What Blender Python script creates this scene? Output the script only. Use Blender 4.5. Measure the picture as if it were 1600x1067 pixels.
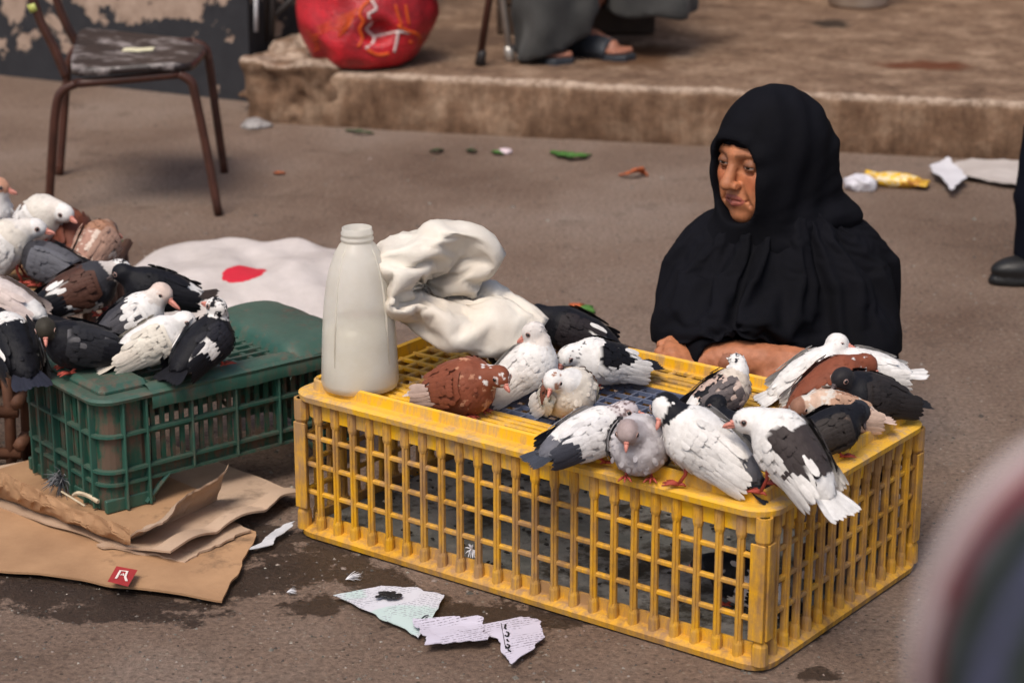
import bpy, bmesh, math, random
import numpy as np
from mathutils import Vector, Matrix, Quaternion

for o in list(bpy.data.objects): bpy.data.objects.remove(o)
SC = bpy.context.scene
COL = SC.collection
R = math.radians

# ------------------------------------------------------------------ camera
FPX, PITCH, CAMH = 3500.0, 0.3045, 1.5287
cam_d = bpy.data.cameras.new('camera')
cam_d.sensor_width = 36.0
cam_d.lens = FPX / 1600 * 36
cam_d.clip_start = 0.05
cam_d.clip_end = 300
cam_d.dof.use_dof = True
cam_d.dof.focus_distance = 3.75
cam_d.dof.aperture_fstop = 5.0
cam = bpy.data.objects.new('camera', cam_d)
COL.objects.link(cam)
cam.location = (0, 0, CAMH)
cam.rotation_euler = (math.pi / 2 - PITCH, 0, 0)
SC.camera = cam

# ------------------------------------------------------------------ sky and sun (soft light of a shaded street)
SUN_EL, SUN_AZ = R(58), R(205)          # azimuth clockwise from +y
world = bpy.data.worlds.new('World')
SC.world = world
world.use_nodes = True
wn = world.node_tree.nodes
bg = wn['Background']
sky = wn.new('ShaderNodeTexSky')
sky.sky_type = 'NISHITA'
sky.sun_disc = False
sky.sun_elevation = SUN_EL
sky.sun_rotation = SUN_AZ
sky.dust_density = 4.0
sky.air_density = 1.0
sky.ozone_density = 1.0
world.node_tree.links.new(sky.outputs[0], bg.inputs[0])
bg.inputs[1].default_value = 0.090
sun_d = bpy.data.lights.new('sun', 'SUN')
sun_d.energy = 1.5
sun_d.angle = R(26)
sun_d.color = (1.0, 0.93, 0.84)
sun = bpy.data.objects.new('sun', sun_d)
COL.objects.link(sun)
sd = Vector((math.sin(SUN_AZ) * math.cos(SUN_EL), math.cos(SUN_AZ) * math.cos(SUN_EL), math.sin(SUN_EL)))
sun.location = sd * 30
sun.rotation_euler = (-sd).to_track_quat('-Z', 'Y').to_euler()
SC.view_settings.view_transform = 'Standard'
SC.view_settings.look = 'None'
SC.view_settings.exposure = 0.78
SC.view_settings.gamma = 1.0
SC.render.resolution_x, SC.render.resolution_y = 1024, 682

# ------------------------------------------------------------------ pixel -> place helpers (photo pixels, 1600 wide)
_c, _s = math.cos(PITCH), math.sin(PITCH)
def ray(px, py):
    u = (px - 800) / FPX; v = (533.5 - py) / FPX
    return np.array([u, _c + v * _s, -_s + v * _c])
def G(px, py, z=0.0):
    d = ray(px, py); t = (z - CAMH) / d[2]
    return np.array([0, 0, CAMH]) + d * t
def AY(px, py, y):
    d = ray(px, py); t = y / d[1]
    return np.array([0, 0, CAMH]) + d * t
def PX(p):
    x, y, z = p; z -= CAMH
    d = y * _c - z * _s; v = y * _s + z * _c
    return (800 + FPX * x / d, 533.5 - FPX * v / d)

# ------------------------------------------------------------------ object helpers
def tag(o, label=None, cat=None, group=None, kind=None):
    if label: o['label'] = label
    if cat: o['category'] = cat
    if group: o['group'] = group
    if kind: o['kind'] = kind
    return o
def empty(name, loc=(0, 0, 0), rz=0.0, label=None, cat=None, group=None):
    o = bpy.data.objects.new(name, None); COL.objects.link(o)
    o.empty_display_size = 0.05
    o.location = loc; o.rotation_euler = (0, 0, rz)
    return tag(o, label, cat, group)
def link(name, me, mat=None, parent=None, loc=None, smooth=True):
    o = bpy.data.objects.new(name, me); COL.objects.link(o)
    if mat is not None and not me.materials:
        for m in (mat if isinstance(mat, (list, tuple)) else [mat]): me.materials.append(m)
    if parent is not None: o.parent = parent
    if loc is not None: o.location = loc
    return o
def mesh_from(name, V, Fc, cols=None, smooth=True, mats=None):
    me = bpy.data.meshes.new(name)
    V = np.asarray(V, np.float32)
    me.from_pydata(V.tolist(), [], [list(map(int, f)) for f in Fc])
    if cols is not None:
        a = me.color_attributes.new('Col', 'FLOAT_COLOR', 'POINT')
        c = np.ones((len(V), 4), np.float32); c[:, :3] = cols
        a.data.foreach_set('color', c.ravel())
    if smooth:
        me.polygons.foreach_set('use_smooth', np.ones(len(me.polygons), bool))
    me.update()
    return me
class MB:
    """collects primitive shapes into one mesh"""
    def __init__(s): s.V = []; s.F = []; s.C = []; s.n = 0
    def add(s, V, Fc, col=None):
        V = np.asarray(V, float).reshape(-1, 3)
        s.F += [[i + s.n for i in f] for f in Fc]; s.V.append(V)
        c = np.ones((len(V), 3)) if col is None else np.broadcast_to(np.asarray(col, float), (len(V), 3))
        s.C.append(c); s.n += len(V)
        return s
    def box(s, c, d, rot=None, bev=0.0, col=None):
        d = np.array(d, float) / 2
        if bev <= 0:
            V = np.array([[x, y, z] for x in (-1, 1) for y in (-1, 1) for z in (-1, 1)]) * d
            Fc = [(0, 1, 3, 2), (4, 6, 7, 5), (0, 4, 5, 1), (2, 3, 7, 6), (0, 2, 6, 4), (1, 5, 7, 3)]
        else:
            b = min(bev, d.min() * .9)
            V = []; idx = {}
            for sx in (-1, 1):
                for sy in (-1, 1):
                    for sz in (-1, 1):
                        for ax in range(3):
                            q = np.array([sx, sy, sz]) * (d - b); q[ax] = (sx, sy, sz)[ax] * d[ax]
                            idx[(sx, sy, sz, ax)] = len(V); V.append(q)
            Fc = []
            for ax in range(3):
                o1, o2 = [a for a in range(3) if a != ax]
                for sg in (-1, 1):
                    f = []
                    for a, b2 in ((-1, -1), (1, -1), (1, 1), (-1, 1)):
                        k = [0, 0, 0]; k[ax] = sg; k[o1] = a; k[o2] = b2
                        f.append(idx[(k[0], k[1], k[2], ax)])
                    Fc.append(f)
            for ax in range(3):
                o1, o2 = [a for a in range(3) if a != ax]
                for a in (-1, 1):
                    for b2 in (-1, 1):
                        k1 = [0, 0, 0]; k1[o1] = a; k1[o2] = b2; k1[ax] = -1
                        k2 = list(k1); k2[ax] = 1
                        Fc.append([idx[(*k1, o1)], idx[(*k2, o1)], idx[(*k2, o2)], idx[(*k1, o2)]])
            for sx in (-1, 1):
                for sy in (-1, 1):
                    for sz in (-1, 1):
                        Fc.append([idx[(sx, sy, sz, 0)], idx[(sx, sy, sz, 1)], idx[(sx, sy, sz, 2)]])
            V = np.array(V)
        if rot is not None: V = V @ np.array(rot).T
        return s.add(V + np.array(c, float), Fc, col)
    def tube(s, pts, rad, n=8, cap=True, col=None, flat=1.0):
        pts = np.asarray(pts, float); m = len(pts)
        rad = np.broadcast_to(np.asarray(rad, float), (m,))
        T = np.gradient(pts, axis=0); T /= np.linalg.norm(T, axis=1)[:, None] + 1e-12
        up = np.array([0, 0, 1.]) if abs(T[0][2]) < .9 else np.array([1., 0, 0])
        V = []; 
        for i in range(m):
            a = np.cross(T[i], up); a /= np.linalg.norm(a) + 1e-12
            b = np.cross(a, T[i]); up = b
            for k in range(n):
                t = 2 * math.pi * k / n
                V.append(pts[i] + rad[i] * (a * math.cos(t) + b * math.sin(t) * flat))
        Fc = []
        for i in range(m - 1):
            for k in range(n):
                Fc.append((i * n + k, i * n + (k + 1) % n, (i + 1) * n + (k + 1) % n, (i + 1) * n + k))
        if cap:
            Fc.append(list(range(n))[::-1]); Fc.append([(m - 1) * n + k for k in range(n)])
        return s.add(V, Fc, col)
    def lathe(s, prof, n=24, c=(0, 0, 0), sx=1, sy=1, col=None):
        V = []; Fc = []
        for (r, z) in prof:
            for k in range(n):
                t = 2 * math.pi * k / n
                V.append((c[0] + sx * r * math.cos(t), c[1] + sy * r * math.sin(t), c[2] + z))
        for i in range(len(prof) - 1):
            for k in range(n):
                Fc.append((i * n + k, i * n + (k + 1) % n, (i + 1) * n + (k + 1) % n, (i + 1) * n + k))
        return s.add(V, Fc, col)
    def ball(s, c, r, n=10, m=7, col=None):
        r = np.broadcast_to(np.asarray(r, float), (3,))
        V = [(0, 0, -1)]; Fc = []
        for i in range(1, m):
            a = -math.pi / 2 + math.pi * i / m
            for k in range(n):
                t = 2 * math.pi * k / n
                V.append((math.cos(a) * math.cos(t), math.cos(a) * math.sin(t), math.sin(a)))
        V.append((0, 0, 1)); L = len(V) - 1
        for k in range(n): Fc.append((0, 1 + (k + 1) % n, 1 + k))
        for i in range(m - 2):
            for k in range(n):
                a = 1 + i * n + k; b = 1 + i * n + (k + 1) % n
                Fc.append((a, b, b + n, a + n))
        for k in range(n): Fc.append((L, 1 + (m - 2) * n + k, 1 + (m - 2) * n + (k + 1) % n))
        return s.add(np.array(V) * r + np.array(c, float), Fc, col)
    def mesh(s, name, smooth=False, cols=False):
        V = np.concatenate(s.V) if s.V else np.zeros((0, 3))
        return mesh_from(name, V, s.F, np.concatenate(s.C) if cols else None, smooth)
    def build(s, name, mat, parent=None, loc=None, smooth=False, cols=False):
        return link(name, s.mesh(name, smooth, cols), mat, parent, loc)

# ------------------------------------------------------------------ noise and implicit-surface tools
def vnoise(P, scale=1.0, seed=0):
    P = np.asarray(P, np.float64) * scale + 137.3 + seed * 17.17
    I = np.floor(P).astype(np.int64); f = P - I; f = f * f * (3 - 2 * f)
    def hsh(ix, iy, iz):
        h = (ix * 374761393 + iy * 668265263 + iz * 2147483647 + seed * 974634) & 0x7fffffff
        h = ((h ^ (h >> 13)) * 1274126177) & 0x7fffffff
        return ((h ^ (h >> 16)) & 0xffff) / 65535.0
    x, y, z = I[..., 0], I[..., 1], I[..., 2]; fx, fy, fz = f[..., 0], f[..., 1], f[..., 2]
    r = 0
    for dx in (0, 1):
        for dy in (0, 1):
            for dz in (0, 1):
                w = (fx if dx else 1 - fx) * (fy if dy else 1 - fy) * (fz if dz else 1 - fz)
                r = r + w * hsh(x + dx, y + dy, z + dz)
    return r
def fbm(P, scale=1.0, seed=0, oct=3):
    a, t, r = 1.0, 0.0, 0.0
    for i in range(oct):
        r = r + a * vnoise(P, scale * 2 ** i, seed + i * 7); t += a; a *= .5
    return r / t
_CR = {}
def crease(P, dirs, freqs, amps, seed=0, warp=.02):
    """straight folds: triangle waves across random planes, the way thin stiff cloth or paper crumples"""
    key = (dirs, tuple(freqs), seed)
    if key not in _CR:
        rg = np.random.default_rng(900 + seed); L = []
        for f, a in zip(freqs, amps):
            for _ in range(dirs):
                v = rg.normal(0, 1, 3); L.append((v / np.linalg.norm(v), f, a, rg.choice([-1, 1]), rg.uniform(0, 1)))
        _CR[key] = L
    w = warp * (vnoise(P, 9, seed) - .5) if warp else 0.0; r = 0.0
    for v, f, a, sg, ph in _CR[key]:
        x = (P @ v + w * sg) * f + ph
        r = r + a * np.abs(2 * (x - np.floor(x + .5)))
    return r - sum(amps) * dirs * .5
def smin(a, b, k):
    h = np.clip(.5 + .5 * (b - a) / k, 0, 1)
    return b + (a - b) * h - k * h * (1 - h)
def smax(a, b, k): return -smin(-a, -b, k)
def s_ell(P, c, r, M=None):
    q = P - np.asarray(c)
    if M is not None: q = q @ np.asarray(M)      # columns of M = local axes
    r = np.asarray(r, float)
    k0 = np.linalg.norm(q / r, axis=-1); k1 = np.linalg.norm(q / (r * r), axis=-1)
    return k0 * (k0 - 1) / (k1 + 1e-9)
def s_cap(P, a, b, ra, rb=None):
    rb = ra if rb is None else rb
    a = np.asarray(a, float); b = np.asarray(b, float); ab = b - a
    t = np.clip(((P - a) @ ab) / (ab @ ab + 1e-12), 0, 1)
    return np.linalg.norm(P - a - t[..., None] * ab, axis=-1) - (ra + (rb - ra) * t)
def s_chain(P, pts, rad, k=0.01):
    d = None
    for i in range(len(pts) - 1):
        e = s_cap(P, pts[i], pts[i + 1], rad[i], rad[i + 1])
        d = e if d is None else smin(d, e, k)
    return d
def axes(fwd, up=(0, 0, 1)):
    f = np.asarray(fwd, float); f = f / np.linalg.norm(f)
    s = np.cross(np.asarray(up, float), f); s /= np.linalg.norm(s)
    return np.stack([f, s, np.cross(f, s)], axis=1)          # columns: forward, left, up
def nets(fn, lo, hi, h):
    """surface nets of fn(P) < 0 in a box"""
    lo = np.asarray(lo, float); hi = np.asarray(hi, float)
    n = np.maximum(np.ceil((hi - lo) / h).astype(int) + 1, 3)
    X, Y, Z = [lo[i] + h * np.arange(n[i]) for i in range(3)]
    st = 4                                                    # coarse pass first, then only the blocks near the surface
    ci = [np.unique(np.append(np.arange(0, n[i], st), n[i] - 1)) for i in range(3)]
    Pc = np.stack(np.meshgrid(X[ci[0]], Y[ci[1]], Z[ci[2]], indexing='ij'), -1)
    Fco = fn(Pc.reshape(-1, 3)).reshape(Pc.shape[:3])
    F = np.empty(n, np.float32); mask = np.zeros(n, bool)
    nb_ = [np.minimum(np.round(np.arange(n[i]) / st).astype(int), len(ci[i]) - 1) for i in range(3)]
    Fn = Fco[np.ix_(*nb_)]; F[...] = Fn
    mask = np.abs(Fn) < h * st * 1.9
    I_ = np.argwhere(mask)
    for c0 in range(0, len(I_), 400000):
        J = I_[c0:c0 + 400000]; F[J[:, 0], J[:, 1], J[:, 2]] = fn(lo + J * h)
    F[F == 0] = 1e-7
    cs = [(i, j, k) for i in (0, 1) for j in (0, 1) for k in (0, 1)]
    S = F < 0
    cnt = sum(S[i:n[0] - 1 + i, j:n[1] - 1 + j, k:n[2] - 1 + k].astype(np.int8) for i, j, k in cs)
    act = (cnt > 0) & (cnt < 8)
    I = np.argwhere(act); idx = -np.ones(act.shape, np.int64); idx[act] = np.arange(len(I))
    acc = np.zeros((len(I), 3)); num = np.zeros(len(I))
    val = {c: F[I[:, 0] + c[0], I[:, 1] + c[1], I[:, 2] + c[2]] for c in cs}
    for c in cs:
        for ax in range(3):
            if c[ax] == 0:
                d = list(c); d[ax] = 1; d = tuple(d)
                a, b = val[c], val[d]; m = (a < 0) != (b < 0)
                t = np.where(m, a / (a - b + 1e-12 * (a == b)), 0)
                p = np.tile(np.array(c, float), (len(I), 1)); p[:, ax] = t
                acc[m] += p[m]; num[m] += 1
    V = lo + (I + acc / num[:, None]) * h
    Fs = []
    for ax in range(3):
        o1, o2 = (ax + 1) % 3, (ax + 2) % 3
        sl0 = [slice(None)] * 3; sl1 = [slice(None)] * 3
        sl0[ax] = slice(0, n[ax] - 1); sl1[ax] = slice(1, n[ax])
        a = S[tuple(sl0)]; b = S[tuple(sl1)]
        E = np.argwhere(a != b)
        E = E[(E[:, o1] > 0) & (E[:, o2] > 0) & (E[:, o1] < n[o1] - 1) & (E[:, o2] < n[o2] - 1)]
        if not len(E): continue
        q = []
        for d1, d2 in ((-1, -1), (0, -1), (0, 0), (-1, 0)):
            c = E.copy(); c[:, o1] += d1; c[:, o2] += d2
            q.append(idx[c[:, 0], c[:, 1], c[:, 2]])
        q = np.stack(q, 1)
        flip = ~S[tuple(E.T)]
        q[flip] = q[flip][:, ::-1]
        Fs.append(q)
    return V, np.concatenate(Fs)
def grad(fn, P, e=1e-3):
    g = np.stack([fn(P + np.eye(3)[i] * e) - fn(P - np.eye(3)[i] * e) for i in range(3)], -1)
    return g / (np.linalg.norm(g, axis=-1, keepdims=True) + 1e-9)

# ------------------------------------------------------------------ materials
def new_mat(name):
    m = bpy.data.materials.new(name); m.use_nodes = True
    return m, m.node_tree.nodes, m.node_tree.links, m.node_tree.nodes['Principled BSDF']
def _noise(n, l, scale, detail=5, rough=.6, coord='Object', vec=None, dist=0.0):
    t = n.new('ShaderNodeTexNoise'); t.inputs['Scale'].default_value = scale
    t.inputs['Detail'].default_value = detail; t.inputs['Roughness'].default_value = rough
    t.inputs['Distortion'].default_value = dist
    if vec is None:
        tc = n.new('ShaderNodeTexCoord'); vec = tc.outputs[coord]
    l.new(vec, t.inputs['Vector'])
    return t
def _ramp(n, l, src, stops):
    r = n.new('ShaderNodeValToRGB'); e = r.color_ramp.elements
    while len(e) < len(stops): e.new(.5)
    for i, (p, c) in enumerate(stops):
        e[i].position = p; e[i].color = (*c, 1) if len(c) == 3 else c
    l.new(src, r.inputs[0]); return r
def _mix(n, l, fac, a, b, mode='MIX'):
    m = n.new('ShaderNodeMix'); m.data_type = 'RGBA'; m.blend_type = mode
    for k, v in ((0, fac), (6, a), (7, b)):
        if isinstance(v, (int, float)): m.inputs[k].default_value = v
        elif isinstance(v, (tuple, list)): m.inputs[k].default_value = (*v[:3], 1)
        else: l.new(v, m.inputs[k])
    return m.outputs[2]
def _bump(n, l, p, h, strength=.3, dist=.01):
    b = n.new('ShaderNodeBump'); b.inputs['Strength'].default_value = strength; b.inputs['Distance'].default_value = dist
    l.new(h, b.inputs['Height']); l.new(b.outputs[0], p.inputs['Normal']); return b
def pmat(name, c1, c2=None, scale=9, rough=.75, bump=.25, bscale=70, bdist=.004, spec=.3, metal=0.0,
         dirt=None, dscale=5, dlo=.5, dhi=.62, attr=False, sheen=0.0, trans=0.0, coord='Object'):
    m, n, l, p = new_mat(name)
    ns = _noise(n, l, scale, coord=coord)
    if attr:
        at = n.new('ShaderNodeAttribute'); at.attribute_name = 'Col'
        rp = _ramp(n, l, ns.outputs[0], [(.3, (.78,) * 3), (.7, (1.12,) * 3)])
        col = _mix(n, l, 1.0, at.outputs[0], rp.outputs[0], 'MULTIPLY')
    else:
        c2 = c2 or tuple(x * .75 for x in c1)
        rp = _ramp(n, l, ns.outputs[0], [(.32, c2), (.66, c1)]); col = rp.outputs[0]
    if dirt:
        dn = _noise(n, l, dscale, 8, .7, coord=coord)
        dr = _ramp(n, l, dn.outputs[0], [(dlo, (0, 0, 0)), (dhi, (1, 1, 1))])
        col = _mix(n, l, dr.outputs[0], col, dirt)
    l.new(col, p.inputs['Base Color'])
    p.inputs['Roughness'].default_value = rough; p.inputs['Metallic'].default_value = metal
    p.inputs['Specular IOR Level'].default_value = spec
    if sheen: p.inputs['Sheen Weight'].default_value = sheen
    if trans: p.inputs['Transmission Weight'].default_value = trans
    if bump:
        bn = _noise(n, l, bscale, 6, .65, coord=coord)
        _bump(n, l, p, bn.outputs[0], bump, bdist)
    return m

def sim_cloth(V, Fc, colliders, frames, pin=None, mass=.1, bend=.35, stiff=28, fric=30, gap=.003):
    """let a thin cloth fall for a few frames over the given meshes; returns where its points come to lie"""
    me = mesh_from('cloth_tmp', V, Fc); o = link('cloth_tmp', me); tmp = [o]
    for cv, cf in colliders:
        c = link('collider_tmp', mesh_from('collider_tmp', cv, cf)); c.modifiers.new('c', 'COLLISION')
        c.collision.thickness_outer = gap; c.collision.thickness_inner = .02; c.collision.cloth_friction = fric; tmp.append(c)
    m = o.modifiers.new('cloth', 'CLOTH'); st = m.settings
    st.quality = 6; st.mass = mass; st.tension_stiffness = stiff; st.compression_stiffness = stiff; st.shear_stiffness = stiff * .6; st.bending_stiffness = bend; st.air_damping = 1.0
    if pin is not None:
        g = o.vertex_groups.new(name='pin'); g.add([int(i) for i in pin], 1.0, 'REPLACE'); st.vertex_group_mass = 'pin'
    cs = m.collision_settings; cs.use_self_collision = True; cs.self_distance_min = .003; cs.distance_min = gap; cs.collision_quality = 3
    m.point_cache.frame_end = frames + 2
    for f in range(1, frames + 1): SC.frame_set(f)
    e = o.evaluated_get(bpy.context.evaluated_depsgraph_get()); ms = e.to_mesh()
    P = np.empty(len(ms.vertices) * 3); ms.vertices.foreach_get('co', P); e.to_mesh_clear()
    for t in tmp:
        d = t.data; bpy.data.objects.remove(t); bpy.data.meshes.remove(d)
    SC.frame_set(1)
    return P.reshape(-1, 3)
def tube_faces(NR, NU): return [(i * NU + j, i * NU + (j + 1) % NU, (i + 1) * NU + (j + 1) % NU, (i + 1) * NU + j) for i in range(NR) for j in range(NU)]
# ================================================================== THE SETTING
# ---- ground
m, n, l, p = new_mat('street_asphalt')
tc = n.new('ShaderNodeTexCoord')
big = _noise(n, l, 1.3, 6, .62)
basec = _ramp(n, l, big.outputs[0], [(.30, (.132, .083, .058)), (.50, (.198, .136, .101)), (.72, (.255, .193, .156))])
fine = _noise(n, l, 95, 6, .75)
finer = _ramp(n, l, fine.outputs[0], [(.32, (.42, .40, .38)), (.50, (.98, .98, .98)), (.68, (1.5, 1.46, 1.42))])
col = _mix(n, l, .9, basec.outputs[0], finer.outputs[0], 'MULTIPLY')
vor = n.new('ShaderNodeTexVoronoi'); vor.inputs['Scale'].default_value = 105; l.new(tc.outputs['Object'], vor.inputs['Vector'])
sep = n.new('ShaderNodeSeparateColor'); l.new(vor.outputs['Color'], sep.inputs[0])
chip = n.new('ShaderNodeMath'); chip.operation = 'GREATER_THAN'; chip.inputs[1].default_value = .82; l.new(sep.outputs[0], chip.inputs[0])
rad = n.new('ShaderNodeMath'); rad.operation = 'LESS_THAN'; rad.inputs[1].default_value = .33; l.new(vor.outputs['Distance'], rad.inputs[0])
cm = n.new('ShaderNodeMath'); cm.operation = 'MULTIPLY'; l.new(chip.outputs[0], cm.inputs[0]); l.new(rad.outputs[0], cm.inputs[1])
chipc = _ramp(n, l, sep.outputs[1], [(.0, (.21, .16, .12)), (.55, (.29, .23, .175)), (.8, (.07, .05, .036))])
col = _mix(n, l, cm.outputs[0], col, chipc.outputs[0])
# old blotches and crusted dirt, a few decimetres wide
dn = _noise(n, l, 5.5, 9, .72)
dr = _ramp(n, l, dn.outputs[0], [(.56, (0, 0, 0)), (.68, (.65,) * 3)])
col = _mix(n, l, dr.outputs[0], col, (.080, .052, .036))
dn2 = _noise(n, l, 14, 8, .7)
dr2 = _ramp(n, l, dn2.outputs[0], [(.60, (0, 0, 0)), (.70, (.55,) * 3)])
col = _mix(n, l, dr2.outputs[0], col, (.25, .19, .15))
# spilt water: puddle-edged wet patches where the birds were watered
sepv = n.new('ShaderNodeSeparateXYZ'); l.new(tc.outputs['Object'], sepv.inputs[0])
wet = None
wob = _noise(n, l, 9, 6, .7)
def wetspot(px, py, rx, ry):
    c = G(px, py)
    vm = n.new('ShaderNodeMapping'); vm.vector_type = 'POINT'
    vm.inputs['Location'].default_value = (-c[0] / rx, -c[1] / ry, 0); vm.inputs['Scale'].default_value = (1 / rx, 1 / ry, 0)
    l.new(tc.outputs['Object'], vm.inputs[0])
    ln = n.new('ShaderNodeVectorMath'); ln.operation = 'LENGTH'; l.new(vm.outputs[0], ln.inputs[0])
    return ln.outputs['Value']
for a in ((300, 905, .34, .13), (470, 900, .30, .08), (100, 925, .30, .10), (620, 945, .26, .07), (820, 968, .22, .04), (430, 860, .26, .14), (40, 880, .2, .12), (200, 950, .2, .07),
          (1270, 985, .035, .05), (1300, 1055, .05, .03), (240, 960, .1, .05)):
    v = wetspot(*a)
    if wet is None: wet = v
    else:
        mn = n.new('ShaderNodeMath'); mn.operation = 'MINIMUM'; l.new(wet, mn.inputs[0]); l.new(v, mn.inputs[1]); wet = mn.outputs[0]
ad = n.new('ShaderNodeMath'); ad.operation = 'MULTIPLY_ADD'; ad.inputs[1].default_value = 4.4; ad.inputs[2].default_value = -2.2
l.new(wob.outputs[0], ad.inputs[0])
sm = n.new('ShaderNodeMath'); sm.operation = 'ADD'; l.new(ad.outputs[0], sm.inputs[0]); l.new(wet, sm.inputs[1])
wr = _ramp(n, l, sm.outputs[0], [(.62, (1, 1, 1)), (.82, (0, 0, 0))])
dark = _mix(n, l, 1.0, col, (.27, .25, .235), 'MULTIPLY')
col = _mix(n, l, wr.outputs[0], col, dark)
l.new(col, p.inputs['Base Color'])
rr = _ramp(n, l, wr.outputs[0], [(0, (.88,) * 3), (1, (.42,) * 3)]); l.new(rr.outputs[0], p.inputs['Roughness'])
p.inputs['Specular IOR Level'].default_value = .3
hb = n.new('ShaderNodeMath'); hb.operation = 'MULTIPLY_ADD'; hb.inputs[1].default_value = .6
l.new(cm.outputs[0], hb.inputs[0]); l.new(fine.outputs[0], hb.inputs[2])
_bump(n, l, p, hb.outputs[0], .9, .009)
M_ground = m
mb = MB(); mb.add([(-60, -30, 0), (60, -30, 0), (60, 90, 0), (-60, 90, 0)], [(0, 1, 2, 3)])
tag(mb.build('ground', M_ground), kind='structure')

# ---- small stones and crumbs lying on the asphalt
rng = np.random.default_rng(3)
mb = MB()
for i in range(4500):
    py = rng.uniform(150, 1067); px = rng.uniform(-80, 1680)
    q = G(px, py); r = rng.uniform(.0008, .0028) * (1 + .10 * q[1]) * (1 + (rng.uniform() < .04))
    V = np.array([(1, 0, 0), (0, 1, 0), (-1, 0, 0), (0, -1, 0), (0, 0, 1)]) * r * rng.uniform(.6, 1.3, (5, 1)) * np.array([1, 1, .7])
    a = rng.uniform(0, 6.3); ca, sa = math.cos(a), math.sin(a)
    V = V @ np.array([[ca, sa, 0], [-sa, ca, 0], [0, 0, 1]]) + q
    g = rng.choice([.07, .14, .22, .34], p=[.35, .35, .25, .05]); t = rng.uniform(.75, .95)
    mb.add(V, [(0, 1, 4), (1, 2, 4), (2, 3, 4), (3, 0, 4)], (g, g * t, g * t * .85))
M_attr_rough = pmat('grit', (1, 1, 1), attr=True, rough=.9, bump=0)
tag(mb.build('grit', M_attr_rough, cols=True), 'loose grit and crumbs scattered over the street', 'grit', kind='stuff')

# ---- concrete step (raised pavement)
KL, KR = G(505, 198), G(1580, 252)
kd = KR - KL; kd[2] = 0; kd /= np.linalg.norm(kd); kn = np.array([-kd[1], kd[0], 0])   # into the step
KH = .18
us = np.concatenate([np.arange(0, 3.2, .02), np.arange(3.2, 7, .2)])
prof = [(0.004, -.02), (0, .0), (-.004, .03), (-.004, .06), (0, .09), (.004, .12), (.006, .145), (.010, .162), (.020, .174), (.034, .180), (.055, .182)]
prof += [(.08 + .035 * i, .182) for i in range(30)] + [(1.2 + .15 * i, .182) for i in range(20)]
V = []; Fc = []
for i, u in enumerate(us):
    for j, (b, z) in enumerate(prof):
        V.append(KL + kd * u + kn * b + np.array([0, 0, z]))
V = np.array(V); nz = fbm(V, 9, 4, 4) - .5; n2 = fbm(V, 40, 9, 3) - .5; n3 = fbm(V, 2.2, 5, 2) - .5
tt = np.tile(np.array([1.0 if b < .05 else .35 for b, z in prof]), len(us))
V += -kn * (nz * .030 + n2 * .020 + n3 * .02)[:, None] * tt[:, None]
V[:, 2] += (nz * .012 + n2 * .005) * np.tile(np.array([0 if z < .02 else 1. for b, z in prof]), len(us))
m_ = len(prof)
for i in range(len(us) - 1):
    for j in range(m_ - 1): Fc.append((i * m_ + j, (i + 1) * m_ + j, (i + 1) * m_ + j + 1, i * m_ + j + 1))
m, n, l, p = new_mat('worn_concrete')
a1 = _noise(n, l, 6, 8, .68); c1 = _ramp(n, l, a1.outputs[0], [(.32, (.095, .050, .028)), (.50, (.185, .112, .070)), (.68, (.32, .22, .15))])
a2 = _noise(n, l, 38, 8, .75); c2 = _ramp(n, l, a2.outputs[0], [(.3, (.62,) * 3), (.55, (1,) * 3), (.75, (1.3, 1.26, 1.2))])
col = _mix(n, l, .9, c1.outputs[0], c2.outputs[0], 'MULTIPLY')
mp = n.new('ShaderNodeMapping'); mp.inputs['Scale'].default_value = (1, 1, .12)
tc = n.new('ShaderNodeTexCoord'); l.new(tc.outputs['Object'], mp.inputs[0])
a3 = _noise(n, l, 22, 6, .7, vec=mp.outputs[0]); c3 = _ramp(n, l, a3.outputs[0], [(.38, (.62, .58, .55)), (.62, (1.1,) * 3)])
col = _mix(n, l, .75, col, c3.outputs[0], 'MULTIPLY')
# the nosing is worn pale
szz = n.new('ShaderNodeSeparateXYZ'); l.new(tc.outputs['Object'], szz.inputs[0])
gN = n.new('ShaderNodeNewGeometry'); sN = n.new('ShaderNodeSeparateXYZ'); l.new(gN.outputs['Normal'], sN.inputs[0])
e1 = _ramp(n, l, szz.outputs[2], [(.155, (0, 0, 0)), (.172, (1,) * 3)]); e2 = _ramp(n, l, sN.outputs[2], [(.25, (0, 0, 0)), (.5, (1,) * 3), (.93, (1,) * 3), (.985, (.12,) * 3)])
ew = _mix(n, l, 1.0, e1.outputs[0], e2.outputs[0], 'MULTIPLY'); e3 = _ramp(n, l, a2.outputs[0], [(.38, (.1,) * 3), (.58, (.8,) * 3)]); ew = _mix(n, l, 1.0, ew, e3.outputs[0], 'MULTIPLY')
col = _mix(n, l, ew, col, (.46, .36, .28))
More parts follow.
